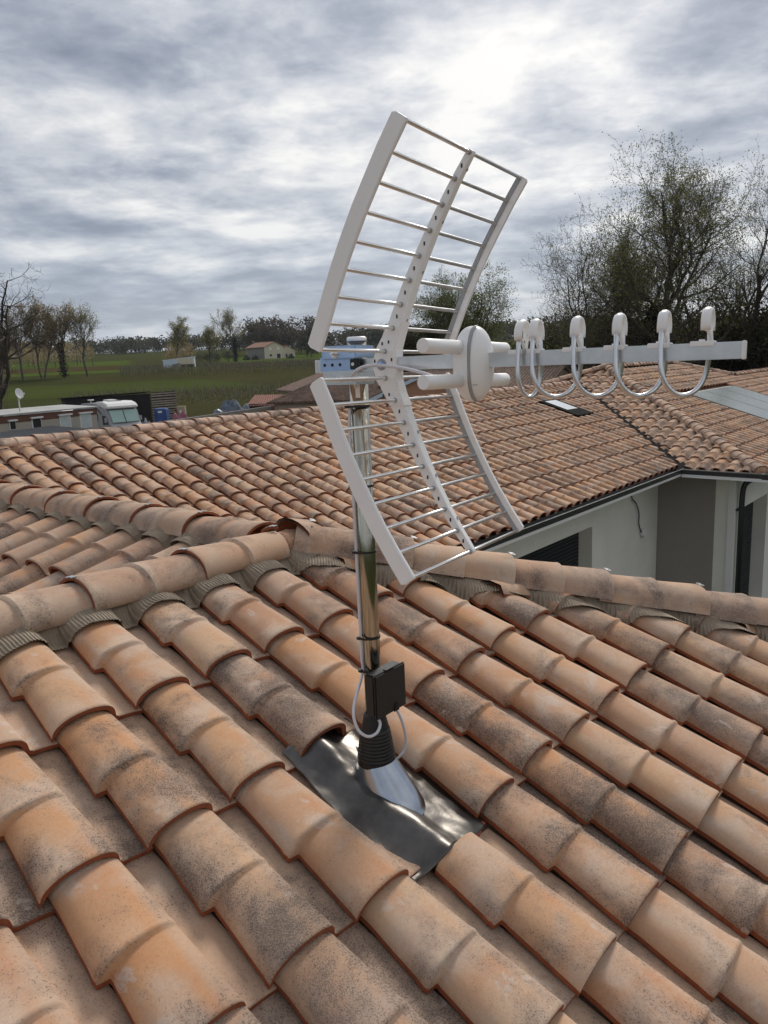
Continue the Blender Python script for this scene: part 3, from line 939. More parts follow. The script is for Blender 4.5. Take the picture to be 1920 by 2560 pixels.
# cable and little lamp socket hanging from the eaves
ca_ = smooth_path([(11.30, 4.66, -2.10), (11.34, 4.66, -2.26), (11.50, 4.655, -2.38), (11.62, 4.655, -2.55), (11.64, 4.66, -2.72), (11.72, 4.66, -2.86), (11.79, 4.655, -2.90)], 6)
wc = part('hanging_wire', lambda m: m.tube(ca_, 0.010, 6), M['gutter'], house)
part('wire_cap', lambda m: m.tube([(11.83, 4.62, -2.915), (11.83, 4.688, -2.915)], 0.072, 16), M['soffit'], wc)

# ------------------------------------------------------------------ mast foot: lead flashing with cone
MX, MY = 1.2188, 1.1063
MB0 = fpt(NEAR, MX, MY, 0.03)
fl = empty('roof_flashing', MB0, 'dark dented lead sheet with metal cone and black rubber boot round the mast foot', 'flashing')
def sheet(mb):
    nu, nv = 56, 64
    for j in range(nv + 1):
        for i in range(nu + 1):
            u = 3 * TW + (-0.042 + 0.252 * i / nu)
            w = -1 * TL + 0.05 - (TL + 0.075) * j / nv
            u += 0.028 * (1 - i / nu) * max(0, 1 - 2.2 * j / nv)
            lu = u - 3 * TW
            hump = 0.046 * math.exp(-((lu - 0.055) / 0.045) ** 2)
            z = 0.007 + hump + 0.018 * max(0, (lu - 0.10) / 0.1) * 0.0
            fr = (-(w + TL) / TL)                        # 0 at the course above .. 1 at the lower front
            z += 0.017 * (1 - fr) * 0.3
            # flat seat of the cone
            d2 = ((u - (MX - T1.x)) / 0.07) ** 2 + ((w - (MY - T1.y) / CSL + 0.02) / 0.10) ** 2
            seat = math.exp(-d2 * 0.9)
            z = z * (1 - seat) + 0.030 * seat
            amp = 0.0055 * (0.5 + 0.9 * fr)
            p = Vector((u * 16, w * 13, 1.7))
            z += amp * noise.noise(p) + 0.0022 * noise.noise(p * 2.7)
            edge = (u - 3 * TW)
            if lu < -0.03: z = max(z, 0.002)
            du = 0.006 * noise.noise(Vector((w * 20, 3, 1))) * (1 - i / nu) + 0.004 * noise.noise(Vector((u * 20, 9, 1))) * (j / nv)
            mb.v.append(NEAR.p(u + du, w + 0.010 * noise.noise(Vector((u * 14, 5, 2))) * (j / nv), z))
    for j in range(nv):
        for i in range(nu):
            a = j * (nu + 1) + i
            mb.face((a, a + 1, a + nu + 2, a + nu + 1), 0, True)
sh = part('lead_sheet', sheet, M['lead'], fl)
sm_ = sh.modifiers.new('thickness', 'SOLIDIFY'); sm_.thickness = 0.002
def strip(mb):
    rings = []
    for k in range(24):
        w = -TL - 0.10 - (TL - 0.115) * k / 23
        u = 3 * TW - 0.056 + 0.004 * noise.noise(Vector((w * 20, 0, 0)))
        rings.append([NEAR.p(u - 0.014, w, 0.001), NEAR.p(u - 0.012, w, 0.0075), NEAR.p(u + 0.010, w, 0.0085), NEAR.p(u + 0.018, w, 0.003)])
    mb.loft(rings, closed=True, cap=True)
part('sealant_strip', strip, M['sealant'], fl)
def strip2(mb):
    rings = []
    for k in range(14):
        u = 3 * TW + 0.120 + 0.10 * k / 13; w = -2 * TL - 0.022 + 0.008 * noise.noise(Vector((u * 30, 0, 4)))
        rings.append([NEAR.p(u, w - 0.006, 0.002), NEAR.p(u, w - 0.004, 0.010), NEAR.p(u, w + 0.006, 0.010), NEAR.p(u, w + 0.008, 0.002)])
    mb.loft(rings, closed=True, cap=True)
part('sealant_strip', strip2, M['sealant'], fl)
AX = Vector((0, 0, 1))
foot = Vector((MX, MY, MB0.z))
def cone(mb):
    rings = []
    n_ = 40
    uv0 = Vector((MX, MY, 0))
    base = []
    for i in range(n_):
        th = 2 * math.pi * i / n_
        du = 0.055 * math.cos(th); dw = 0.092 * math.sin(th) - 0.022
        base.append(fpt(NEAR, MX, MY, 0.030) + NEAR.u * du + NEAR.w * dw)
    topc = foot + Vector((0, 0, 0.062))
    top = [topc + Vector((0.041 * math.cos(2 * math.pi * i / n_), 0.041 * math.sin(2 * math.pi * i / n_), 0)) for i in range(n_)]
    cen = sum(base, Vector()) / n_
    rings.append([b + (b - cen) * 0.16 - NEAR.n * 0.004 for b in base])
    rings.append([b + (b - cen) * 0.05 + NEAR.n * 0.003 for b in base])
    rings.append([b + NEAR.n * 0.010 for b in base])
    for k in range(1, 6):
        t = k / 5
        rings.append([b.lerp(tp, t) + NEAR.n * 0.010 * (1 - t) for b, tp in zip(base, top)])
    mb.loft(rings)
part('metal_cone', cone, M['cone'], fl)
def weld(mb):
    # silver sealant bead on the upslope side
    n_ = 16
    pts, rr = [], []
    for i in range(n_):
        th = math.pi * (0.55 + 0.5 * i / (n_ - 1))
        p = fpt(NEAR, MX, MY, 0.033) + NEAR.u * (0.068 * math.cos(th)) + NEAR.w * (0.104 * math.sin(th) - 0.022)
        pts.append(p); rr.append(0.006 + 0.002 * math.sin(i * 2.1))
    mb.tube(pts, rr, 8)
part('sealant_bead', weld, M['alu'], fl)
def boot(mb):
    prof = [(0.0455, 0.048), (0.0455, 0.056)]
    nrib = 9
    for k in range(nrib):
        z0 = 0.060 + k * 0.0082; r0 = 0.0445 - 0.0098 * (k / (nrib - 1))
        prof += [(r0, z0), (r0 + 0.0006, z0 + 0.002), (r0 + 0.0006, z0 + 0.0048), (r0 - 0.0012, z0 + 0.0064)]
    prof += [(0.0325, 0.136), (0.0255, 0.166), (0.0235, 0.171), (0.0205, 0.172)]
    rings = []
    for r, z in prof:
        rings.append([foot + Vector((r * math.cos(2 * math.pi * i / 32), r * math.sin(2 * math.pi * i / 32), z)) for i in range(32)])
    mb.loft(rings)
part('rubber_boot', boot, M['rubber'], fl)

# ------------------------------------------------------------------ mast
mast = empty('antenna_mast', foot, 'upright polished steel mast tube rising from the roof tiles', 'mast')
MTOP = 0.045
part('tube', lambda m: m.tube([(MX, MY, foot.z + 0.02), (MX, MY, -0.5), (MX, MY, MTOP)], 0.020, 40), M['mast'], mast)
part('cap', lambda m: m.tube([(MX, MY, MTOP - 0.002), (MX, MY, MTOP + 0.004), (MX, MY, MTOP + 0.007)], [0.0212, 0.0212, 0.018], 32), M['white_plastic'], mast)
def rect_label(mb):
    n_ = 8
    for k in range(n_ + 1):
        a = R_(200 + 28 * k / n_)
        for z in (-0.075, -0.017):
            mb.v.append(Vector((MX + 0.0203 * math.cos(a), MY + 0.0203 * math.sin(a), z)))
    for k in range(n_):
        mb.face((2 * k, 2 * k + 2, 2 * k + 3, 2 * k + 1), 0, True)
part('sticker', rect_label, M['white_plastic'], mast)
SIDE = Vector((-RIGHT.x, -RIGHT.y, 0)).normalized()         # side of the mast where the cable runs
TOWARD = Vector((-FWD.x, -FWD.y, 0)).normalized()
CAB = Vector((MX, MY, 0)) + (SIDE * 0.94 + TOWARD * 0.34).normalized() * 0.0245
TIES = (-0.093, -0.266, -0.414, -0.615, -0.694)
for z in TIES:
    def tie(mb, z=z):
        rings = []
        cc = Vector((MX, MY, 0)) + (CAB - Vector((MX, MY, 0))) * 0.18
        for i in range(36):
            a = 2 * math.pi * i / 36
            dr = Vector((math.cos(a), math.sin(a), 0))
            along = max(0, dr.dot((CAB - Vector((MX, MY, 0))).normalized()))
            r0 = 0.0205 + 0.0065 * along ** 4
            r1 = r0 + 0.0016
            p = Vector((MX, MY, z))
            zt = 0.004 * dr.dot(RIGHT) * 0
            rings.append([p + dr * r0 + Vector((0, 0, -.0024)), p + dr * r1 + Vector((0, 0, -.0024)), p + dr * r1 + Vector((0, 0, .0024)), p + dr * r0 + Vector((0, 0, .0024))])
        rings.append(rings[0])
        mb.loft(rings, smooth=False)
        h = CAB + (CAB - Vector((MX, MY, 0))).normalized() * 0.004
        mb.box((h.x, h.y, z), 0.008, 0.008, 0.006)
    part('cable_tie', tie, M['black'], mast)

# ------------------------------------------------------------------ junction box
jb = empty('junction_box', (1.214, 1.06, -0.787), 'small square black plastic box strapped low on the mast', 'box')
part('housing', lambda m: m.box((1.2165, 1.0715, -0.7335), 0.100, 0.030, 0.100), M['black'], jb, bevel=0.004)
part('lid', lambda m: m.box((1.2165, 1.0535, -0.7335), 0.106, 0.008, 0.106), M['black'], jb, bevel=0.003)
part('latch', lambda m: m.prism([(1.222, 1.0492, -0.786), (1.240, 1.0492, -0.786), (1.2335, 1.0492, -0.766), (1.2285, 1.0492, -0.766)], (0, -0.0022, 0)), M['rubber'], jb)
part('hinge', lambda m: m.box((1.2165, 1.0545, -0.6795), 0.030, 0.010, 0.003), M['black'], jb)

# ------------------------------------------------------------------ antenna
YAW, TILT = R_(-82.90), R_(-1.52)
AB = Vector((math.cos(YAW), math.sin(YAW), 0))
AR = Vector((-math.sin(YAW), math.cos(YAW), 0)) * math.cos(TILT) + Vector((0, 0, math.sin(TILT)))
AZ_ = AB.cross(AR)
AC = Vector((MX, MY, 0)) - AR * 0.04
def ap(s, r, z):
    return AC + AB * s + AR * r + AZ_ * z
AXES = (AB, AR, AZ_)
ant = empty('tv_antenna', ap(0, 0, 0), 'white roof aerial with curved rod reflectors, boom and looped directors', 'antenna')
US = [0.2914, 0.2628, 0.2367, 0.2106, 0.1869, 0.1652, 0.1453, 0.1268, 0.1067]
UZ = [0.3571, 0.3165, 0.2752, 0.233, 0.19, 0.1474, 0.1039, 0.0601, 0.0165]
LS = [0.1068, 0.1278, 0.1455, 0.1648, 0.1858, 0.2085, 0.2327, 0.2592, 0.287]
LZ = [-0.0358, -0.0797, -0.1239, -0.1679, -0.2103, -0.2526, -0.2937, -0.3341, -0.374]
WR = 0.2222
def rail(mb, ss, zs, r, w_r, depth, over=0.012, back=0.5, taper=None):
    """curved bar through the rod points; depth across the curve, w_r along the rods"""
    pts = [Vector((s, z)) for s, z in zip(ss, zs)]
    d0 = (pts[0] - pts[1]).normalized(); d1 = (pts[-1] - pts[-2]).normalized()
    pts = [pts[0] + d0 * over] + pts + [pts[-1] + d1 * over]
    rings = []
    m = len(pts)
    for i, p in enumerate(pts):
        t = (pts[min(i + 1, m - 1)] - pts[max(i - 1, 0)]).normalized()
        nrm = Vector((t.y, -t.x))
        if nrm.x < 0: nrm = -nrm
        tp = 1.0
        if taper:
            k_ = min(1, max(0, (i - 1) / (m - 3)))
            tp = taper[0] + (taper[1] - taper[0]) * k_
        dd = depth * tp * (0.72 if i in (0, m - 1) else 1.0)
        a = p - nrm * dd * back; b = p + nrm * dd * (1 - back)
        ring = []
        cz = 0.18 if i not in (0, m - 1) else 0.3
        for s_, q0, q1 in ((a, -1, None),):
            pass
        hw = w_r * tp / 2
        for (q, e) in ((a, -hw * 0.86), (a, hw * 0.86), (a.lerp(b, .08), hw), (b.lerp(a, .08), hw), (b, hw * 0.86), (b, -hw * 0.86), (b.lerp(a, .08), -hw), (a.lerp(b, .08), -hw)):
            ring.append(ap(q.x, r + e, q.y))
        rings.append(ring)
    mb.loft(rings, smooth=False, cap=True)
def side_rail(ss, zs, r, back, dep, nm='side_rail'):
    o = part(nm, lambda m: rail(m, ss, zs, r, 0.008, dep, 0.004, back), M['white_plastic'], ant, bevel=0.0022)
    return o
for ss, zs in ((US, UZ), (LS, LZ)):
    side_rail(ss, zs, -WR - 0.003, 0.86, 0.032)
    o = side_rail(ss, zs, WR + 0.003, 0.22, 0.020)
    part('rail_channel', lambda m: rail(m, ss, zs, WR - 0.0015, 0.003, 0.010, 0.003, 0.75), M['grey_plastic'], o)
    tps = (0.42, 1.0) if zs[0] > 0 else (1.0, 0.42)
    hws = [0.0155 * (tps[0] + (tps[1] - tps[0]) * k / 8) for k in range(9)]
    for hw_, s, z in zip(hws, ss, zs):
        rod = part('reflector_rod', lambda m: m.tube([ap(s, -WR, z), ap(s, WR, z)], 0.0036, 12), M['steel'], ant)
        part('rod_collar', lambda m: m.tube([ap(s, -hw_ - 0.005, z), ap(s, -hw_ + 0.001, z)], 0.0048, 12), M['grey_plastic'], rod)
    part('centre_rail', lambda m: rail(m, ss, zs, 0, 0.031, 0.033, 0.005, 0.55, tps), M['white_plastic'], ant, bevel=0.0012)
    # fixing holes on the camera-side and front faces
    for k in range(len(ss) - 1):
        s, z = (ss[k] + ss[k + 1]) / 2, (zs[k] + zs[k + 1]) / 2
        part('slot', lambda m: m.box(ap(s - 0.001, -(hws[k] + hws[k + 1]) / 2 - 0.0002, z), 0.003, 0.0014, 0.007, AXES), M['hole'], ant)
    for k in (0, 2, 4, 6):
        s, z = ss[k] * .45 + ss[k + 1] * .55, zs[k] * .45 + zs[k + 1] * .55
        t = Vector((ss[k] - ss[k + 1], zs[k] - zs[k + 1])).normalized(); nn = Vector((t.y, -t.x))
        if nn.x < 0: nn = -nn
        q = Vector((s, z)) + nn * (0.0150 * hws[k] / 0.0155)
        part('screw_cap', lambda m: m.tube([ap(q.x - nn.x * .002, 0.004, q.y - nn.y * .002), ap(q.x + nn.x * .0008, 0.004, q.y + nn.y * .0008)], 0.0034, 12), M['grey_plastic'], ant)
# centre bracket joining both halves
def hub(mb):
    sp = [(0.1330, 0.074), (0.120, 0.045), (0.108, 0.020), (0.104, -0.009), (0.108, -0.040), (0.120, -0.066), (0.1335, -0.093)]
    rings = []
    for (s, z) in sp:
        f = 0.019 + 0.011 * math.exp(-((z + 0.01) / 0.045) ** 2)
        ring = [ap(s - f, -0.0165, z), ap(s - f, 0.0165, z), ap(s + f * .85, 0.0165, z), ap(s + f * .85, -0.0165, z)]
        rings.append(ring)
    mb.loft(rings, smooth=False, cap=True)
hb = part('centre_bracket', hub, M['white_plastic'], ant, bevel=0.003)
part('bolt_recess', lambda m: m.tube([ap(0.098, -0.0172, -0.009), ap(0.098, -0.0160, -0.009)], 0.0115, 20), M['grey_plastic'], hb)
part('bolt', lambda m: m.tube([ap(0.098, -0.0220, -0.009), ap(0.098, -0.0165, -0.009)], 0.0070, 6).tube([ap(0.098, -0.026, -0.009), ap(0.098, -0.0215, -0.009)], 0.0038, 10), M['zinc'], hb)
for ds, dz in ((-0.010, 0.045), (0.006, 0.048), (-0.014, 0.030), (-0.012, -0.068), (0.004, -0.066), (-0.008, -0.09), (-0.017, -0.05), (-0.022, 0.008), (0.022, 0.010)):
    part('slot', lambda m: m.box(ap(0.098 + ds * .9 + abs(dz + .009) * .22, -0.0170, -0.009 + dz * .9), 0.003, 0.0012, 0.006, AXES), M['hole'], hb)
# boom
BH0, BH1 = -0.0213, 0.0052
bz = (BH0 + BH1) / 2
part('boom', lambda m: m.box(ap((-0.073 + 0.7545) / 2, 0, bz), 0.8275, 0.0165, BH1 - BH0, AXES), M['alu'], ant, bevel=0.0012)
part('boom_end_cap', lambda m: m.box(ap(0.757, 0, bz), 0.005, 0.0185, BH1 - BH0 + 0.002, AXES), M['white_plastic'], ant, bevel=0.001)
part('boom_end_cap', lambda m: m.box(ap(-0.075, 0, bz), 0.004, 0.0178, BH1 - BH0 + 0.001, AXES), M['white_plastic'], ant, bevel=0.001)
# clamp on the mast
def clamp(mb):
    mb.box(ap(-0.014, -0.0135, -0.006), 0.088, 0.003, 0.026, AXES)
    mb.box(ap(-0.006, -0.0180, 0.0075), 0.092, 0.012, 0.003, AXES)
    mb.box(ap(-0.002, -0.0235, 0.0185), 0.084, 0.003, 0.023, AXES)
    mb.box(ap(-0.002, 0.0080, 0.0305), 0.087, 0.066, 0.003, AXES)
    mb.box(ap(0.0405, 0.0080, 0.0185), 0.003, 0.066, 0.023, AXES)
    mb.box(ap(-0.0445, 0.0080, 0.0185), 0.003, 0.066, 0.023, AXES)
cl_ = part('mast_clamp', clamp, M['zinc'], ant, bevel=0.0008)
def clamp2(mb):
    mb.box(ap(-0.006, -0.0180, -0.0205), 0.092, 0.012, 0.003, AXES)
    mb.box(ap(-0.002, -0.0235, -0.033), 0.084, 0.003, 0.024, AXES)
    mb.box(ap(-0.002, 0.0080, -0.0455), 0.087, 0.066, 0.003, AXES)
    mb.box(ap(0.0405, 0.0080, -0.033), 0.003, 0.066, 0.024, AXES)
part('mast_clamp', clamp2, M['alu'], ant, bevel=0.0008)
for s, z in ((-0.012, 0.0165), (0.000, -0.034)):
    part('bolt', lambda m: m.tube([ap(s, -0.0295, z), ap(s, -0.0245, z)], 0.0072, 6).tube([ap(s, -0.038, z), ap(s, -0.029, z)], 0.0034, 10).tube([ap(s, -0.0262, z), ap(s, -0.0248, z)], 0.0095, 16), M['steel'], cl_)
for s in (-0.046, -0.026, -0.006):
    part('clamp_hole', lambda m: m.tube([ap(s, -0.0156, -0.006), ap(s, -0.0149, -0.006)], 0.0035, 12), M['hole'], cl_)
part('clamp_hole', lambda m: m.tube([ap(0.028, -0.0256, 0.020), ap(0.028, -0.0249, 0.020)], 0.0032, 12), M['hole'], cl_)
part('wing_knob', lambda m: m.box(ap(0.0350, -0.019, -0.006), 0.021, 0.008, 0.021, AXES).box(ap(0.0350, -0.019, -0.006), 0.003, 0.004, 0.044, AXES), M['black'], cl_, bevel=0.001)
part('knob_screw', lambda m: m.tube([ap(0.0325, -0.0245, -0.006), ap(0.0325, -0.0225, -0.006)], 0.0035, 12), M['steel'], cl_)
# dipole: shell and four tubes
DS, DZ = 0.2935, -0.0145
def shell(mb):
    rings = []
    for i in range(1, 24):
        ph = -math.pi / 2 + math.pi * i / 24
        c_, s_ = math.cos(ph), math.sin(ph)
        rings.append([ap(DS + 0.036 * c_ ** 0.85 * math.copysign(abs(math.cos(t)) ** 0.9, math.cos(t)), 0.043 * c_ ** 0.85 * math.copysign(abs(math.sin(t)) ** 0.9, math.sin(t)), DZ + 0.070 * math.copysign(abs(s_) ** 0.95, s_)) for t in [2 * math.pi * k / 36 for k in range(36)]])
    mb.loft(rings, cap=True)
shl = part('dipole_housing', shell, M['white_plastic'], ant)
def band(mb):
    rings = []
    for i in range(2, 47):
        ph = math.pi * i / 48
        c_, s_ = math.cos(ph), math.sin(ph)
        k = 1.012
        row = []
        for ds in (-0.0035, 0.0035):
            row.append(ap(DS + 0.010 + ds, -0.0415 * k * abs(s_) ** 0.85 * 0.97, DZ + 0.0695 * k * math.copysign(abs(c_) ** 0.95, c_) * 0.99))
        rings.append(row)
    mb.loft(rings, closed=False)
bd = part('housing_seam', band, M['grey_plastic'], shl)
bd.modifiers.new('t', 'SOLIDIFY').thickness = 0.0015
for z in (0.027, -0.0345):
    for sgn in (-1, 1):
        L_ = 0.168
        part('dipole_tube', lambda m: m.tube([ap(DS - 0.012, sgn * 0.01, DZ + z + 0.004), ap(DS - 0.012, sgn * (L_ - 0.002), DZ + z + 0.004), ap(DS - 0.012, sgn * L_, DZ + z + 0.004)], [0.0128, 0.0128, 0.0116], 28), M['white_plastic'], ant)
def saddle(mb, sgn):
    # curved web between the upper and lower tubes
    rings = []
    for k in range(9):
        a = math.pi * k / 8 - math.pi / 2
        z = 0.026 * math.sin(a); r = 0.052 - 0.020 * math.cos(a)
        rings.append([ap(DS - 0.024, sgn * 0.02, DZ + z), ap(DS - 0.002, sgn * 0.02, DZ + z), ap(DS - 0.002, sgn * r, DZ + z), ap(DS - 0.024, sgn * r, DZ + z)])
    mb.loft(rings, smooth=False, cap=True)
for sgn in (-1, 1):
    part('dipole_web', lambda m: saddle(m, sgn), M['white_plastic'], ant, bevel=0.001)
part('moulded_mark', lambda m: [m.box(ap(DS + 0.0255, -0.0215 + 0.000, DZ - 0.030 - 0.006 * k), 0.001, 0.014, 0.0012, ((AB * .45 + AR * -.9).normalized().cross(AZ_), (AB * .45 + AR * -.9).normalized(), AZ_)) for k in range(0)] or m.box(ap(DS + 0.016, -0.0335, DZ - 0.038), 0.018, 0.001, 0.0012, AXES), M['grey_plastic'], shl)
# directors: clips standing on the boom and the bent tubes between them
CS = [0.398, 0.424, 0.499, 0.571, 0.643, 0.709]
CTOP = BH1 + 0.050
for k, s in enumerate(CS):
    wide = 0.017 if k else 0.020
    o = part('director_clip', lambda m: rail_clip(m, s, wide), M['white_plastic'], ant, bevel=0.0008) if False else None
    mb = MB()
    # saddle plate on the boom
    mb.box(ap(s - 0.012, 0, BH1 + 0.0015), 0.036, 0.0185, 0.003, AXES)
    mb.box(ap(s - 0.012, -0.0095, BH1 - 0.002), 0.036, 0.002, 0.007, AXES)
    mb.box(ap(s - 0.012, 0.0095, BH1 - 0.002), 0.036, 0.002, 0.007, AXES)
    cb = mb.build('director_clip', M['white_plastic'], ant, bevel=0.0008)
    part('rivet', lambda m: m.tube([ap(s - 0.014, 0, BH1 + 0.002), ap(s - 0.014, 0, BH1 + 0.0055)], 0.0045, 12), M['white_plastic'], cb)
    # two splayed legs
    for sg in (-1, 1):
        part('leg', lambda m: m.tube([ap(s, 0.001 * sg, BH1 + 0.001), ap(s - 0.005, sg * wide * 0.95, CTOP - 0.020)], [0.0034, 0.0026], 6), M['white_plastic'], cb)
    # arch over the top
    def arch(m):
        rings = []
        for i in range(13):
            a = math.pi * (1.12 - 1.24 * i / 12)
            r = -math.cos(math.pi - a) * wide * -1
            c = Vector((math.cos(a) * wide * 1.05, math.sin(a) * 0.023))
            t = Vector((-math.sin(a) * wide * 1.05, math.cos(a) * 0.023)).normalized()
            nn = Vector((t.y, -t.x))
            h = 0.0044
            ring = []
            for q in range(8):
                b = 2 * math.pi * q / 8 + math.pi / 8
                off = nn * (math.cos(b) * h)
                ring.append(ap(s - 0.006 + math.sin(b) * 0.0080, c.x + off.x, CTOP - 0.022 + c.y + off.y))
            rings.append(ring)
        m.loft(rings, cap=True)
    part('arch', arch, M['white_plastic'], cb)
for k in range(5):
    s0, s1 = CS[k], CS[k + 1]
    pts = []
    a0 = 0.0175
    for i in range(41):
        t = i / 40
        ang = math.pi * t
        e_ = t * t * (3 - 2 * t)
        # down the near side, round below the boom, up the far side
        z = CTOP - 0.022 - 0.110 * math.sin(ang) ** 0.55
        bul = 0.020 * math.sin(2 * ang)
        r = -(a0 + 0.012 * abs(math.sin(2 * ang))) * math.cos(ang)
        pts.append(ap(s0 - 0.006 + (s1 - s0) * (0.5 - 0.5 * math.cos(ang)) , r, z))
    part('director_tube', lambda m: m.tube(pts, 0.0041, 12), M['alu'], ant)

# ------------------------------------------------------------------ coaxial cables
def cable(name, pts, label, r=0.0034):
    o = MB().tube(smooth_path(pts, 8), r, 10).build(name, M['cable'])
    return tag(o, label, 'cable')
cx_, cy_ = CAB.x, CAB.y
jx, jy = 1.186, 1.072
cable('coaxial_cable', [ap(0.262, -0.075, DZ - 0.026), ap(0.225, -0.072, DZ - 0.014), ap(0.155, -0.062, DZ - 0.000), ap(0.085, -0.054, -0.012), ap(0.045, -0.046, -0.030), (cx_ + .012, cy_ - .012, -0.060), (cx_, cy_, -0.115), (cx_, cy_, -0.27), (cx_, cy_, -0.41), (cx_, cy_, -0.55), (cx_, cy_, -0.66), (cx_ - .001, cy_ - .001, -0.70),
      on_axis(884, 1770, 1, 1.085), on_axis(893, 1820, 1, 1.075), on_axis(918, 1841, 1, 1.065), on_axis(942, 1832, 1, 1.066), on_axis(950, 1806, 1, 1.07), (jx - 0.012, jy, -0.778)],
      'white coaxial cable tied along the mast from the aerial dipole to the black box')
cable('coaxial_cable', [(1.248, 1.074, -0.778), on_axis(1004, 1800, 1, 1.075), on_axis(1015, 1845, 1, 1.08), on_axis(1012, 1872, 1, 1.09), on_axis(1002, 1888, 1, 1.105), on_axis(985, 1905, 1, 1.15)], 'short white cable hanging from the black box to the roof')
cable('coaxial_cable', [on_axis(905, 1875, 1, 1.19), on_axis(890, 1868, 1, 1.22), on_axis(872, 1860, 1, 1.25), on_axis(850, 1850, 1, 1.29)], 'white cable end slipping under a tile behind the rubber boot')

# ================================================================== the land behind
M['bark'] = simple('bark', (0.072, 0.058, 0.045), 0.95, var=0.3, scale=3)
M['bark_far'] = simple('bark_grey', (0.085, 0.075, 0.065), 0.95, var=0.25, scale=1)
def leaf_mat(name, c1, c2, c3):
    m, nt, b = newmat(name)
    r = nd(nt, 'ShaderNodeNewGeometry').outputs['Random Per Island']
    ramp = nd(nt, 'ShaderNodeValToRGB', {0: r})
    el = ramp.color_ramp.elements
    el[0].color = C4(c1); el[1].color = C4(c3); e_ = el.new(0.5); e_.color = C4(c2)
    nt.links.new(ramp.outputs[0], b.inputs['Base Color'])
    b.inputs['Roughness'].default_value = 0.75
    tr = nd(nt, 'ShaderNodeBsdfTranslucent', {'Color': ramp.outputs[0]})
    mx = nd(nt, 'ShaderNodeMixShader', {0: 0.45})
    nt.links.new(b.outputs[0], mx.inputs[1]); nt.links.new(tr.outputs[0], mx.inputs[2])
    nt.links.new(mx.outputs[0], nt.nodes['Material Output'].inputs['Surface'])
    return m
M['leaf_bud'] = leaf_mat('young_leaves', (0.14, 0.145, 0.04), (0.19, 0.195, 0.055), (0.10, 0.095, 0.035))
M['leaf_willow'] = leaf_mat('willow_leaves', (0.14, 0.17, 0.04), (0.18, 0.205, 0.055), (0.10, 0.11, 0.03))
M['leaf_plane'] = leaf_mat('spring_leaves', (0.26, 0.24, 0.10), (0.32, 0.29, 0.13), (0.20, 0.18, 0.07))
M['leaf_russet'] = leaf_mat('russet_leaves', (0.27, 0.20, 0.10), (0.31, 0.24, 0.12), (0.20, 0.15, 0.07))
M['leaf_ivy'] = leaf_mat('ivy', (0.012, 0.016, 0.008), (0.022, 0.026, 0.012), (0.008, 0.010, 0.006))
M['leaf_under'] = leaf_mat('undergrowth', (0.022, 0.026, 0.010), (0.045, 0.042, 0.018), (0.014, 0.014, 0.008))
M['leaf_wood'] = leaf_mat('far_wood', (0.045, 0.055, 0.03), (0.085, 0.078, 0.048), (0.03, 0.04, 0.024))
M['leaf_bare'] = leaf_mat('bare_crowns', (0.085, 0.072, 0.055), (0.11, 0.095, 0.07), (0.06, 0.052, 0.04))

def card(mb, p, size, rr, mi=0, elong=1.6):
    a = Vector((rr.gauss(0, 1), rr.gauss(0, 1), rr.gauss(0, 1))).normalized()
    b = a.cross(Vector((rr.gauss(0, 1), rr.gauss(0, 1), rr.gauss(0, 1)))).normalized()
    o = len(mb.v)
    l, w = size * elong * rr.uniform(.6, 1.2), size * rr.uniform(.5, 1.0)
    mb.v += [p - a * l / 2, p + b * w / 2, p + a * l / 2, p - b * w / 2]
    mb.face((o, o + 1, o + 2, o + 3), mi)

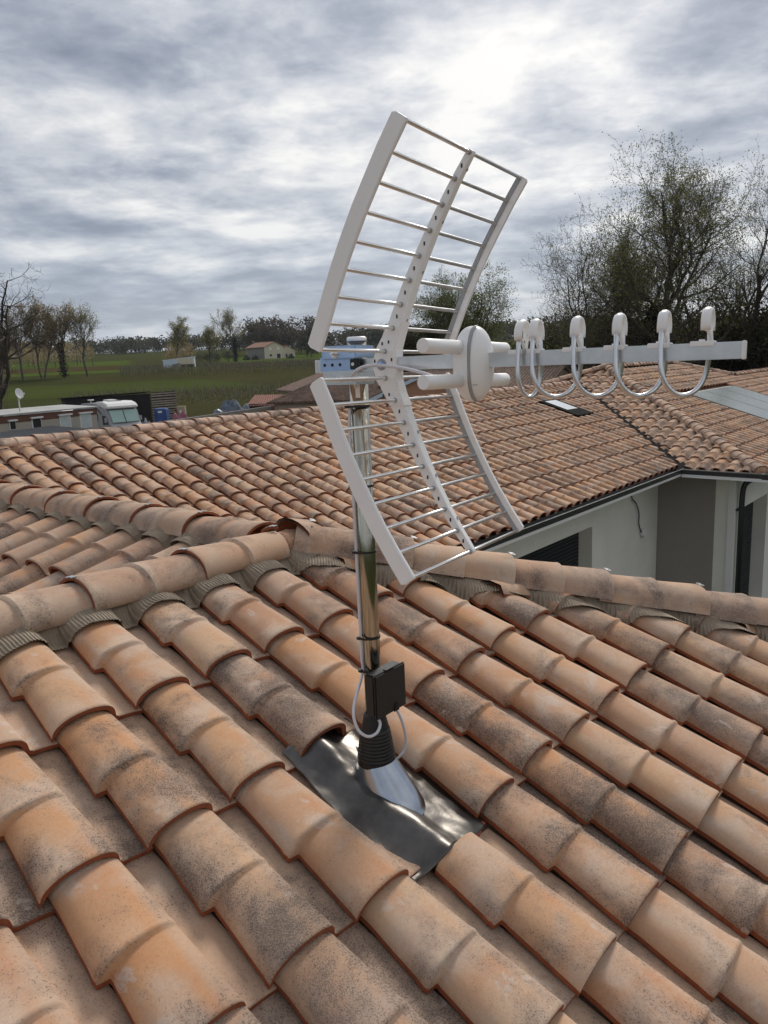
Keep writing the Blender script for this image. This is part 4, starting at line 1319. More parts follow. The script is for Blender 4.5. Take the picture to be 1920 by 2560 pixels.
def make_tree(name, label, base, H, seed, kids=(7, 6, 5, 5), stems=1, first=0.3, spread=0.75, ratios=(0.62, 0.55, 0.5, 0.45), trop=0.12, trunk_r=None,
              leaf=None, leaf_n=3, leaf_size=0.1, twig_r=0.012, droop=0.0, lean=(0, 0), ivy=0.0, bark='bark', group=None, wob=0.22, leaf_top=0.0):
    rr = random.Random(seed)
    tm, cm = MB(), MB()
    R0 = trunk_r or H * 0.022
    tips = []
    nl = len(kids)
    def grow(p, d, ln, rad, lvl):
        ns = 7 if lvl == 0 else 5 if lvl == 1 else 4 if lvl == 2 else 3
        pts, rads, dirs = [p.copy()], [rad], [d.copy()]
        for i in range(ns):
            w = wob * (0.5 if lvl == 0 else 1.0)
            d = d + Vector((rr.gauss(0, 1), rr.gauss(0, 1), rr.gauss(0, 0.7))) * w
            d.z += (trop if lvl < nl - 1 else trop - droop)
            d.normalize()
            p = p + d * (ln / ns)
            pts.append(p.copy()); dirs.append(d.copy())
            rads.append(max(twig_r * 0.6, rad * (1 - 0.62 * (i + 1) / ns)))
        sides = (8, 6, 4, 3, 3, 3)[lvl]
        (tm if lvl < 2 else cm).tube(pts, rads, sides, 0, cap=False)
        if lvl >= nl:
            tips.append((pts[-1], dirs[-1])); tips.append((pts[-2], dirs[-2]))
            return
        n = kids[lvl]
        for k in range(n):
            t0 = first if lvl == 0 else 0.22
            t = t0 + (1 - t0) * (k + rr.uniform(0.2, 0.9)) / n
            i = min(ns - 1, int(t * ns)); f = t * ns - i
            q = pts[i].lerp(pts[i + 1], min(1, f))
            dd = dirs[i]
            ax = dd.orthogonal().normalized(); ax.rotate(Matrix.Rotation(k * 2.4 + rr.uniform(-.6, .6), 3, dd))
            ang = spread * rr.uniform(0.65, 1.2) * (1.0 - 0.35 * t if lvl == 0 else 1.0)
            nd_ = (dd * math.cos(ang) + ax * math.sin(ang)).normalized()
            r_here = rads[i] * (1 - f) + rads[i + 1] * f
            grow(q, nd_, ln * ratios[lvl] * rr.uniform(0.75, 1.15) * (1.12 - 0.35 * t if lvl == 0 else 1), max(twig_r, r_here * 0.62), lvl + 1)
    for s in range(stems):
        a = 2 * math.pi * s / max(1, stems) + rr.uniform(0, 1)
        off = Vector((math.cos(a), math.sin(a), 0)) * (R0 * 1.2 if stems > 1 else 0)
        d = Vector((lean[0] + (math.cos(a) * 0.28 if stems > 1 else 0), lean[1] + (math.sin(a) * 0.28 if stems > 1 else 0), 1)).normalized()
        grow(Vector((0, 0, -0.15)) + off, d, H * (0.78 if stems == 1 else 0.66) * rr.uniform(.92, 1.05), R0 * (1 if stems == 1 else 0.75), 0)
    zmax = max(t[0].z for t in tips); sc_ = H / zmax
    if leaf:
        for p, d in tips:
            if leaf_top and p.z < zmax * leaf_top and rr.random() < 0.7:
                continue
            for _ in range(leaf_n):
                card(cm, p + Vector((rr.gauss(0, 1), rr.gauss(0, 1), rr.gauss(0, 1) - droop)) * leaf_size * 1.6, leaf_size, rr, 1)
    if ivy:
        for _ in range(int(900 * ivy)):
            z = rr.uniform(0.02, 0.55) * H
            a = rr.uniform(0, 6.28); r_ = R0 * 1.0 + abs(rr.gauss(0, 0.45))
            card(tm, Vector((math.cos(a) * r_, math.sin(a) * r_, z)), 0.32, rr, 1)
    root = empty(name, base, label, 'tree', group)
    mats = [M[bark], M[leaf] if leaf else M[bark]]
    for nm, mb_, mt in (('trunk', tm, [M[bark], M['leaf_ivy']]), ('crown', cm, mats)):
        me = mb_.mesh(nm, mt)
        o = bpy.data.objects.new(nm, me); col.objects.link(o)
        o.parent = root
        o.scale = (sc_, sc_, sc_)
    return root

GR = 'trees behind the far wing'
make_tree('broadleaf_tree', 'tall budding tree with the highest broad crown above the aerial directors', ground_under(1640, 60), 18.6, 14, kids=(12, 8, 7, 6, 2), stems=1, first=0.20, spread=0.98, ratios=(0.68, 0.56, 0.52, 0.5, 0.6), leaf='leaf_bud', leaf_n=2, leaf_size=0.12, twig_r=0.013, group=GR, leaf_top=0.3, ivy=2.2, trop=0.17, trunk_r=0.5)
make_tree('broadleaf_tree', 'nearly bare spreading tree at the near end of the wood, boughs reaching towards the reflector', ground_under(1450, 56), 14.6, 23, kids=(10, 7, 6, 6, 2), stems=1, first=0.2, spread=0.98, ratios=(0.70, 0.58, 0.5, 0.5, 0.6), leaf='leaf_bud', leaf_n=1, leaf_size=0.10, twig_r=0.012, group=GR, trop=0.12, trunk_r=0.36, ivy=0.8)
make_tree('broadleaf_tree', 'thin-twigged bare tree at the picture edge above the boom end', ground_under(1860, 66), 17.6, 37, kids=(10, 7, 6, 5, 2), stems=1, first=0.2, spread=0.8, ratios=(0.60, 0.56, 0.52, 0.5, 0.6), leaf='leaf_bud', leaf_n=1, leaf_size=0.08, twig_r=0.012, group=GR, trop=0.18, trunk_r=0.4)
make_tree('broadleaf_tree', 'olive-tinged twiggy tree filling the gap between the bare tree and the highest crown', ground_under(1555, 68), 15.5, 41, kids=(10, 7, 6, 6, 2), stems=1, first=0.2, spread=0.9, ratios=(0.64, 0.56, 0.52, 0.5, 0.6), leaf='leaf_bud', leaf_n=2, leaf_size=0.11, twig_r=0.012, group=GR, trop=0.16, trunk_r=0.36)
make_tree('willow_tree', 'light green willow seen through the reflector rods', ground_under(1160, 64), 12.2, 5, kids=(9, 7, 6, 5), stems=3, first=0.15, spread=0.8, ratios=(0.62, 0.55, 0.5, 0.5), leaf='leaf_willow', leaf_n=3, leaf_size=0.10, twig_r=0.012, droop=0.25)
make_tree('broadleaf_tree', 'low dark bushy tree beside the willow', ground_under(1050, 60), 7.6, 9, kids=(8, 7, 6, 4), stems=2, first=0.12, spread=0.7, leaf='leaf_under', leaf_n=3, leaf_size=0.12, twig_r=0.012, group=GR)
GL = 'row of trees across the field'
for i, (px, dd, H, lab, kw) in enumerate([
    (52, 168, 15.2, 'russet-leaved field tree standing nearest the picture edge', {}),
    (104, 171, 16.4, 'tall slender twin-stemmed tree in the field row, behind the bare boughs', {'stems': 2}),
    (157, 170, 15.6, 'field tree with a dark ivy-clad trunk', {'ivy': 0.9}),
    (216, 172, 15.5, 'slim clean-trunked tree standing at the end of the field row', {})]):
    make_tree('field_tree', lab, ground_under(px, dd), H, 50 + i, kids=(8, 6, 5, 3), first=0.33, spread=0.62, ratios=(0.60, 0.55, 0.5, 0.5), leaf='leaf_russet' if i != 3 else 'leaf_plane', leaf_n=2, leaf_size=0.26, twig_r=0.035, bark='bark_far', trunk_r=0.30, group=GL, trop=0.2, **kw)
for i, (px, dd, H, lab, kw) in enumerate([
    (437, 235, 14.6, 'pale green tree growing beside the white shed', {'first': 0.30, 'spread': .62}),
    (527, 262, 13.2, 'pale green tree between the shed and the ivy-clad tree', {'first': 0.32}),
    (590, 285, 19.5, 'tall tree with a thick ivy-wrapped trunk near the farmhouse', {'first': 0.42, 'ivy': 1.8, 'spread': .62})]):
    make_tree('field_tree', lab, ground_under(px, dd), H, 80 + i, kids=(9, 6, 5, 3), ratios=(0.58, 0.52, 0.5, 0.5), leaf='leaf_plane', leaf_n=2, leaf_size=0.32, twig_r=0.045, bark='bark_far', trunk_r=0.34, group='trees near the farmhouse', trop=0.16, **{'spread': 0.55, **kw})
nb = ground_under(-52, 47)
rx = Vector((RIGHT.x, RIGHT.y, 0)).normalized()
make_tree('bare_tree', 'large leafless tree reaching in from the picture edge above the mobile home', nb, 10.6, 71, kids=(8, 6, 5, 4), stems=1, first=0.25, spread=1.05, ratios=(0.62, 0.55, 0.5, 0.5), twig_r=0.010, trop=0.05, lean=(rx.x * 0.25, rx.y * 0.25), trunk_r=0.36)

# ---- woods that read as a mass
def grove(name, label, mat, spots, n_cards, size, seed, trunk=True):
    rr = random.Random(seed); mb = MB()
    for (p, h, w) in spots:
        if trunk:
            mb.tube([p, p + Vector((0, 0, h * 0.6))], [h * 0.02, h * 0.01], 3, 1, cap=False)
        lobes = [(Vector((rr.gauss(0, .32) * w, rr.gauss(0, .32) * w, h * rr.uniform(.30, .82))), rr.uniform(.22, .42) * w) for _ in range(6)]
        for _ in range(n_cards):
            c, r = rr.choice(lobes)
            v = Vector((rr.gauss(0, 1), rr.gauss(0, 1), rr.gauss(0, 1)))
            v = v.normalized() * r * rr.random() ** 0.4
            q = c + v
            q.z = max(0.1, min(h * 1.02, q.z))
            card(mb, p + q, size * h / 10, rr, 0)
    o = link(name, mb.mesh(name, [M[mat], M['bark_far']]))
    return tag(o, label, 'wood', None, 'stuff')
rg = random.Random(3)
def spots(pxs, dists, hs, ws, n):
    out = []
    for _ in range(n):
        p = ground_under(rg.uniform(*pxs), rg.uniform(*dists))
        h = rg.uniform(*hs)
        out.append((p, h, rg.uniform(*ws) * h))
    return out
grove('woodland', 'dark undergrowth of evergreens below the tall trees', 'leaf_under', spots((1270, 2150), (66, 84), (5.5, 8.6), (.7, 1.0), 46) + spots((990, 1300), (68, 90), (4.5, 6.2), (.7, 1.0), 22) + spots((1700, 2150), (60, 70), (7, 9), (.7, 1.0), 10), 900, 0.34, 4)
grove('far_wood', 'far dark line of woods along the skyline', 'leaf_wood', spots((-150, 520), (640, 760), (10, 14), (.8, 1.2), 130) + spots((520, 1500), (520, 700), (10, 15), (.8, 1.2), 150), 130, 1.3, 6)
grove('bare_wood', 'grey leafless wood behind the farmhouse', 'leaf_bare', spots((620, 800), (400, 450), (17, 23), (.35, .5), 34), 300, 0.42, 8)
grove('bare_wood', 'brownish scrub behind the field trees', 'leaf_russet', spots((-60, 240), (330, 420), (8, 12), (.6, .9), 26) + spots((400, 500), (300, 340), (6, 9), (.6, .9), 8), 220, 0.5, 12)
grove('hedge', 'dark hedge and bushes around the farmhouse lawn', 'leaf_ivy', spots((470, 590), (300, 320), (3.0, 4.5), (.9, 1.3), 20) + spots((745, 800), (330, 350), (7, 11), (.6, .8), 6), 260, 0.5, 14)
for px, lab in ((618, 'round dark bush by the shaded farmhouse wall, nearer its corner'), (640, 'round dark bush in the middle of the shaded farmhouse wall'), (728, 'wide dark bush before the farmhouse extension')):
    mb = MB(); rr = random.Random(px)
    p = ground_under(px, 322)
    for _ in range(260):
        v = Vector((rr.gauss(0, 1), rr.gauss(0, 1), abs(rr.gauss(0, 1)))).normalized() * (1.5 * rr.random() ** .4)
        card(mb, p + Vector((v.x * 1.1, v.y * 1.1, v.z * 1.3)), 0.35, rr)
    tag(link('bush', mb.mesh('bush', M['leaf_ivy'])), lab, 'bush', 'bushes before the farmhouse')

# far blue hills
hm = MB()
for i in range(120):
    px = -400 + i * 28
    t = ground_under(px, 2300)
    hgt = 30 + 22 * noise.noise(Vector((px * 0.004, 1, 0))) + 9 * noise.noise(Vector((px * 0.03, 4, 0))) + 3 * noise.noise(Vector((px * 0.2, 7, 0)))
    hgt *= 0.35 + 0.65 * min(1, max(0, (px - 650) / 350))
    f = ground_under(px, 1900)
    hm.v += [Vector((f.x, f.y, f.z - 5)), t + Vector((0, 0, max(2, hgt) * .75)), t * 1.15 + Vector((0, 0, max(2, hgt)))]
for i in range(119):
    for k in range(2):
        hm.face((i * 3 + k, (i + 1) * 3 + k, (i + 1) * 3 + k + 1, i * 3 + k + 1), 0, True)
tag(link('hills', hm.mesh('hills', simple('wooded_hill', (0.03, 0.042, 0.025), 0.95, var=0.4, scale=0.05))), 'wooded hills on the skyline', None, None, 'structure')

# ---- vines
M['vine'] = simple('vine_wood', (0.12, 0.098, 0.068), 0.95, var=0.3, scale=1)
M['post'] = simple('vineyard_post', (0.26, 0.23, 0.18), 0.9, var=0.2, scale=1)
M['grass'] = leaf_mat('row_grass', (0.08, 0.11, 0.025), (0.10, 0.13, 0.035), (0.06, 0.075, 0.02))
E_ = Vector((RIGHT.x, RIGHT.y, 0)).normalized()
N_ = Vector((FWD.x, FWD.y, 0)).normalized()
def vines(label, dist, pxr, row, plant, skew, seed, h=0.95):
    rr = random.Random(seed); mb = MB()
    d0, d1 = dist
    for i in range(-160, 160):
        k = 0
        t = d0
        while t < d1:
            p = E_ * (i * row + (t - d0) * skew) + N_ * t
            p.z = terrain(p.x, p.y)
            q = project(p)
            if q and pxr[0] < q[0] < pxr[1] and d0 < math.hypot(p.x, p.y) < d1:
                p = p + Vector((rr.gauss(0, .05), rr.gauss(0, .05), 0))
                hh = h * rr.uniform(.75, 1.15)
                mb.tube([p, p + Vector((rr.gauss(0, .05), rr.gauss(0, .05), hh * .6)), p + Vector((rr.gauss(0, .12), rr.gauss(0, .12), hh))], [.045, .035, .018], 3, 0, cap=False)
                a = p + Vector((0, 0, hh * .6))
                mb.tube([a, a + N_ * rr.uniform(.2, .5) + Vector((0, 0, rr.uniform(0, .3)))], [.02, .012], 3, 0, cap=False)
                if k % 6 == 0:
                    mb.tube([p + E_ * .05, p + E_ * .05 + Vector((0, 0, 1.35))], [.035, .035], 3, 1, cap=False)
                if rr.random() < 0.5:
                    card(mb, p + Vector((rr.gauss(0, .2), rr.gauss(0, .2), 0.12)), 0.35, rr, 2)
            k += 1; t += plant
    o = link('vineyard_rows', mb.mesh('vineyard_rows', [M['vine'], M['post'], M['grass']]))
    return tag(o, label, 'vines', None, 'stuff')
vines('near vineyard rows of bare stocks below the green strip', (98, 126), (175, 900), 1.5, 0.9, 0.05, 1, 0.75)
vines('far vineyard rows of bare stocks below the farmhouse', (152, 262), (300, 900), 1.9, 1.6, 0.16, 2, 1.1)

# ---- buildings
M['far_roof'] = simple('old_tiles', (0.22, 0.15, 0.115), 0.9, var=0.45, scale=4.5, dirt=((0.12, 0.085, 0.07), 0.8))
M['farm_roof'] = simple('farm_tiles', (0.28, 0.15, 0.10), 0.9, var=0.2, scale=0.5)
M['cream'] = simple('cream_render', (0.58, 0.52, 0.40), 0.9, var=0.06, scale=0.4)
M['stone_shade'] = simple('grey_stone_and_shade', (0.21, 0.20, 0.185), 0.9, var=0.2, scale=0.8)  # grey of the hut; on the farmhouse side it is painted shade
M['orange_wall'] = simple('orange_render', (0.40, 0.21, 0.13), 0.9, var=0.06, scale=0.6)
M['beige'] = simple('beige_render', (0.33, 0.27, 0.20), 0.9, var=0.08, scale=0.6)
M['paint_white'] = simple('white_paint', (0.72, 0.72, 0.70), 0.5, var=0.06, scale=2)
M['paint_blue'] = simple('pale_blue_board', (0.50, 0.60, 0.70), 0.6, var=0.05)
M['dark'] = simple('dark_opening', (0.02, 0.02, 0.022), 0.3, var=0.1)
def ribbed(mb, a, b, c, d, pitch, amp, thick=0.06, mi=0):
    """a-b along the eave, d-c along the ridge: a slab with round ribs running up the slope"""
    a, b, c, d = map(Vector, (a, b, c, d))
    n = max(2, int((b - a).length / pitch)) * 4
    nrm = (b - a).cross(d - a).normalized()
    if nrm.z < 0: nrm = -nrm
    o = len(mb.v)
    for i in range(n + 1):
        t = i / n
        h = amp * abs(math.sin(math.pi * i / 4)) ** 0.7
        mb.v += [a.lerp(b, t) + nrm * h, d.lerp(c, t) + nrm * h, a.lerp(b, t) - nrm * thick, d.lerp(c, t) - nrm * thick]
    for i in range(n):
        k = o + i * 4
        mb.face((k, k + 4, k + 5, k + 1), mi, False)
        mb.face((k + 2, k + 3, k + 7, k + 6), mi, False)
        mb.face((k, k + 2, k + 6, k + 4), mi, False)
        mb.face((k + 1, k + 5, k + 7, k + 3), mi, False)
    mb.face((o, o + 1, o + 3, o + 2), mi); e = o + n * 4
    mb.face((e, e + 2, e + 3, e + 1), mi)
def block(root, corner, A, wA, B, wB, he, hr, wall, gable, roof, over=0.35, rake=None, pitch=0.0, z0=None):
    """gabled block: A along the gable wall, B along the eave wall; both from the near corner"""
    c = Vector(corner)
    A, B = Vector(A), Vector(B)
    Z = Vector((0, 0, 1))
    part('wall', lambda m: m.prism([c, c + A * wA, c + A * wA + Z * he, c + A * (wA / 2) + Z * hr, c + Z * he], B * 0.25), M[gable], root)
    part('wall', lambda m: m.prism([c + B * 0.252, c + B * wB, c + B * wB + Z * he, c + B * .252 + Z * he], A * 0.25), M[wall], root)
    part('wall', lambda m: m.prism([c + A * wA + B * .252, c + A * wA + B * wB, c + A * wA + B * wB + Z * he, c + A * wA + B * .252 + Z * he], -A * 0.25), M[wall], root)
    part('wall', lambda m: m.prism([c + B * (wB + .002), c + A * wA + B * (wB + .002), c + A * wA + B * (wB + .002) + Z * he, c + A * (wA / 2) + B * (wB + .002) + Z * hr, c + B * (wB + .002) + Z * he], B * 0.2), M[gable], root)
    sl = (hr - he) / (wA / 2)
    o1, o2 = -B * over, B * (wB + over)
    rz = Vector((0, 0, hr + 0.12))
    for sgn in (0, 1):
        e_pt = (A * -over + Z * (he - over * sl + 0.12)) if sgn == 0 else (A * (wA + over) + Z * (he - over * sl + 0.12))
        r_pt = A * (wA / 2) + rz
        def rf(m):
            if pitch:
                ribbed(m, c + e_pt + o1, c + e_pt + o2, c + r_pt + o2, c + r_pt + o1, pitch, pitch * .45)
            else:
                m.prism([c + e_pt + o1, c + e_pt + o2, c + r_pt + o2, c + r_pt + o1], Vector((0, 0, -0.12)))
        r_ = part('roof', rf, M[roof], root)
        if rake:
            part('bargeboard', lambda m: m.prism([c + e_pt + o1 - Z * .02 - B * .03, c + r_pt + o1 - Z * .02 - B * .03, c + r_pt + o1 - Z * .22 - B * .03, c + e_pt + o1 - Z * .22 - B * .03], B * .028), M[rake], r_)
    def cap(m):
        m.tube([c + A * (wA / 2) + o1 + rz, c + A * (wA / 2) + o2 + rz], 0.12, 8)
    part('ridge', cap, M[roof], root)
def window(root, c, A, n, w, h, mat='dark', frame='paint_white', name='window'):
    """pane proud of a wall: c = bottom centre, A along, n outward"""
    Z = Vector((0, 0, 1)); A, n = Vector(A), Vector(n)
    ax = (A, n, Z)
    f = part(name, lambda m: m.box(c + Z * h / 2 + n * .03, w, .06, h, ax), M[frame], root)
    part('pane', lambda m: m.box(c + Z * h / 2 + n * .065, w * .84, .02, h * .88, ax), M[mat], f)
    return f
def dirs(deg):
    """horizontal unit vector, degrees from the picture's right towards away"""
    a = R_(deg)
    return E_ * math.cos(a) + N_ * math.sin(a)
# farmhouse
fb = ground_under(664, 335); fb.z += -0.3
fh = empty('farmhouse', fb, 'cream two-storey farmhouse with shade coloured into its grey side and tiled roof beyond the vines', 'house')
fA, fB = dirs(28), dirs(140)
block(fh, fb, fA, 8.6, fB, 11.5, 5.4, 7.4, 'stone_shade', 'cream', 'farm_roof', over=0.5)  # side wall's dark grey paints its shade beside the lit cream gable
fn = -fB
for a, z, w, h in ((2.6, 3.9, 1.0, 1.3), (6.2, 3.9, 1.0, 1.3)):
    window(fh, fb + fA * a + Vector((0, 0, z)), fA, fn, w, h, mat='paint_white')
window(fh, fb + fA * 2.6 + Vector((0, 0, 1.2)), fA, fn, 1.2, 1.1)
window(fh, fb + fA * 6.2 + Vector((0, 0, 0.3)), fA, fn, 2.0, 2.2, name='door')
eb = fb + fA * 8.62 + fB * 3.0
block(fh, eb, fA, 7.5, fB, 6.0, 3.6, 5.6, 'cream', 'cream', 'farm_roof', over=0.4)
for a in (1.4, 3.4, 5.6):
    window(fh, eb + fA * a + Vector((0, 0, .4)), fA, fn, 0.9, 2.0, mat='paint_white' if a == 1.4 else 'dark')
# white shed by the tree
sb = ground_under(408, 233)
shd = empty('shed', sb, 'low white lean-to shed with a cream end in the fields', 'shed')
sA, sB = dirs(8), dirs(98)
part('wall', lambda m: m.prism([sb, sb + sA * 8.8, sb + sA * 8.8 + Vector((0, 0, 2.9)), sb + Vector((0, 0, 2.2))], sB * 4), M['paint_blue'], shd)
part('roof', lambda m: m.prism([sb + sA * -.2 + Vector((0, 0, 2.22)), sb + sA * 9.0 + Vector((0, 0, 2.95)), sb + sA * 9.0 + Vector((0, 0, 3.07)), sb + sA * -.2 + Vector((0, 0, 2.34))], sB * 4.2), M['paint_white'], shd)
part('end_panel', lambda m: m.box(sb + sA * 6.4 - sB * .03 + Vector((0, 0, 1.75)), 4.4, .04, 1.7, (sA, sB, Vector((0, 0, 1)))), M['cream'], shd)
part('open_bay', lambda m: m.box(sb + sA * 6.6 - sB * .04 + Vector((0, 0, .45)), 4.0, .04, .9, (sA, sB, Vector((0, 0, 1)))), M['dark'], shd)
tb = ground_under(430, 222)
ts_ = empty('field_hut', tb, 'tiny grey hut standing before the white shed', 'hut')
part('wall', lambda m: m.prism([tb, tb + sA * 2.1, tb + sA * 2.1 + Vector((0, 0, 1.5)), tb + Vector((0, 0, 1.2))], sB * 1.6), M['stone_shade'], ts_)
part('roof', lambda m: m.prism([tb - sA * .15 + Vector((0, 0, 1.2)), tb + sA * 2.25 + Vector((0, 0, 1.52)), tb + sA * 2.25 + Vector((0, 0, 1.6)), tb - sA * .15 + Vector((0, 0, 1.28))], sB * 1.8), M['paint_white'], ts_)

# neighbour's house behind the mast
ZV = Vector((0, 0, 1))
def gpt(px, depth, z=GZ):
    p = at(px, 1000, depth); p.z = z; return p
nc = gpt(912, 43)
nh = empty('neighbour_house', nc, "neighbour's low house with old brown tile roofs and an orange gable behind the mast", 'house')
nA, nB = dirs(30), dirs(168)
block(nh, nc, nA, 7.0, nB, 5.2, 2.55, 3.75, 'beige', 'orange_wall', 'far_roof', over=0.35, rake='paint_blue', pitch=0.21)
nc2 = gpt(768, 49)
block(nh, nc2, dirs(22), 8.0, dirs(112), 5.0, 3.0, 4.25, 'beige', 'beige', 'far_roof', over=0.6, pitch=0.21)
nc3 = gpt(1010, 50)
block(nh, nc3, dirs(60), 7.0, dirs(-8), 9.0, 2.6, 3.7, 'beige', 'beige', 'far_roof', over=0.4, pitch=0.21)
# red-roofed hut
hc = gpt(622, 56)
hut = empty('garden_hut', hc, 'small dark hut with a sagging red tile roof behind the block wall', 'hut')
hA, hB = dirs(6), dirs(96)
part('wall', lambda m: m.prism([hc, hc + hA * 2.9, hc + hA * 2.9 + ZV * 1.9, hc + ZV * 2.0], hB * 2.4), M['gutter'], hut)
M['red_tin'] = simple('red_old_tiles', (0.20, 0.075, 0.05), 0.85, var=0.3, scale=3)
part('roof', lambda m: ribbed(m, hc - hA * .25 - hB * .2 + ZV * 1.85, hc + hA * 3.2 - hB * .2 + ZV * 1.80, hc + hA * 2.9 + hB * 2.7 + ZV * 2.42, hc + hA * .3 + hB * 2.7 + ZV * 2.50, 0.2, 0.05), M['red_tin'], hut)
# block wall
M['block'] = simple('concrete_block', (0.235, 0.225, 0.205), 0.95, var=0.15, scale=1.2, bump=0.5, bscale=25, dirt=((0.13, 0.125, 0.115), 0.5))
w0, w1 = gpt(120, 33.2), gpt(740, 55.5)
wd = (w1 - w0); wl = wd.length; wd.normalize(); wn_ = Vector((-wd.y, wd.x, 0))
bw = empty('garden_wall', w0, 'long grey concrete block wall running behind the tiled ridge', 'wall')
part('footing', lambda m: m.box(w0 + wd * wl / 2 + ZV * 0.5, wl, 0.19, 1.0, (wd, wn_, ZV)), M['block'], bw)
blk = MB().box((0, 0, 0), 0.49, 0.20, 0.19).mesh('block', M['block'])
nrow = int(wl / 0.5)
rmat = Matrix(((wd.x, wn_.x, 0, 0), (wd.y, wn_.y, 0, 0), (0, 0, 1, 0), (0, 0, 0, 1)))
for r in range(5):
    for k in range(nrow):
        p = w0 + wd * (0.25 + k * 0.5 + (0.25 if r % 2 else 0)) + ZV * (1.0 + 0.1 + r * 0.2)
        place(link('block', blk), bw, Matrix.Translation(p + wn_ * rnd.uniform(-.003, .003)) @ rmat)

# dark lean-to roof close behind the ridge, at the picture edge
lc0, lc1 = gpt(-60, 24.5), gpt(122, 27.5)
la = (lc1 - lc0).normalized(); lb = Vector((-la.y, la.x, 0))
lt = empty('lean_to', lc0, 'black corrugated lean-to roof just behind the tiled ridge', 'shed')
z_hi, z_lo = 2.86, 2.50
part('roof', lambda m: ribbed(m, lc0 + ZV * z_lo - lb * 2.6, lc1 + la * 1.2 + ZV * (z_lo - .02) - lb * 2.6, lc1 + ZV * z_hi, lc0 + ZV * z_hi, 0.18, 0.04, 0.03), M['gutter'], lt)
part('wall', lambda m: m.box((lc0 + lc1) / 2 - lb * 1.2 + ZV * 1.25, (lc1 - lc0).length - .3, 2.2, 2.5, (la, lb, ZV)), M['block'], lt)

# mobile home
mh0, mh1 = gpt(-150, 30.6), gpt(238, 37.2)
ma = (mh1 - mh0).normalized(); mn = Vector((ma.y, -ma.x, 0))
if mn.dot(N_) > 0: mn = -mn
mln = (mh1 - mh0).length
mh = empty('mobile_home', mh0, 'long cream mobile home with a brown band and white-framed windows', 'mobile home')
def cladding():
    m, nt, b = newmat('cream_cladding')
    pos = nd(nt, 'ShaderNodeNewGeometry').outputs['Position']
    z = nd(nt, 'ShaderNodeSeparateXYZ', {0: pos}).outputs[2]
    w = mth(nt, 'FRACT', mth(nt, 'MULTIPLY', z, 6.5))
    b.inputs['Base Color'].default_value = (0.56, 0.51, 0.44, 1)
    b.inputs['Roughness'].default_value = 0.6
    bp = nd(nt, 'ShaderNodeBump', {'Strength': 1.0, 'Distance': 0.05, 'Height': w})
    nt.links.new(bp.outputs[0], b.inputs['Normal'])
    return m
M['clad'] = cladding()
M['brown'] = simple('brown_band', (0.14, 0.06, 0.04), 0.6, var=0.1)
M['roofgrey'] = simple('grey_roof_sheet', (0.42, 0.42, 0.41), 0.6, var=0.15, scale=1, dirt=((0.2, 0.2, 0.19), 0.7))
cm_ = (mh0 + mh1) / 2
part('body', lambda m: m.box(cm_ - mn * 1.25 + ZV * 1.72, mln, 2.5, 2.3, (ma, mn, ZV)), M['clad'], mh)
part('trim_band', lambda m: m.box(cm_ + mn * 0.012 + ZV * 2.86, mln + .02, .03, 0.30, (ma, mn, ZV)), M['brown'], mh)
part('roof', lambda m: m.prism([mh0 + mn * .12 + ZV * 3.04, mh1 + ma * .08 + mn * .12 + ZV * 3.04, mh1 + ma * .08 + mn * .12 + ZV * 3.10, mh0 + mn * .12 + ZV * 3.10], -mn * 2.7 + ZV * 0.10), M['roofgrey'], mh)
def on_wall(px, py, p0, nrm):
    r = ray(px, py); return r * (p0.dot(nrm) / r.dot(nrm))
M['curtain'] = simple('net_curtain_pane', (0.50, 0.55, 0.55), 0.3, var=0.1, scale=5)
for x0, x1, y0, y1, mt in ((21, 39, 1053, 1073, 'dark'), (77, 104, 1046, 1071, 'dark'), (146, 178, 1039, 1072, 'curtain'), (197, 229, 1034, 1068, 'curtain')):
    a, b = on_wall(x0, y0, mh0, mn), on_wall(x1, y1, mh0, mn)
    w = abs((b - a).dot(ma)); c = (a + b) / 2; z1, z0 = a.z, b.z
    f = window(mh, Vector((c.x, c.y, z0)) , ma, mn, w, z1 - z0, mat=mt)
    part('window_hood', lambda m: m.box(Vector((c.x, c.y, z1 + .02)) + mn * .07, w + .12, .16, .07, (ma, mn, ZV)), M['paint_white'], f)
# white caravan behind it
cv0 = gpt(40, 43)
cva = dirs(10); cvb = dirs(100)
cv = empty('caravan', cv0, 'white round-ended caravan roof showing above the mobile home', 'caravan')
def caravan_body(m):
    prof = [(-4, .5), (-4, 2.65), (1.9, 2.72), (2.5, 2.62), (2.85, 2.35), (3.0, 1.8), (3.0, .5)]
    m.prism([cv0 + cva * a + ZV * b for a, b in prof], cvb * 2.2)
part('body', caravan_body, M['paint_white'], cv, bevel=0.08)
part('window', lambda m: m.box(cv0 + cva * 0.3 + ZV * 2.2 - cvb * .01, 1.6, .03, .45, (cva, cvb, ZV)), M['dark'], cv)
part('roof_vent', lambda m: m.box(cv0 + cva * 0.9 + cvb * 1 + ZV * 2.74, .6, .5, .14, (cva, cvb, ZV)), M['paint_white'], cv, bevel=0.03)
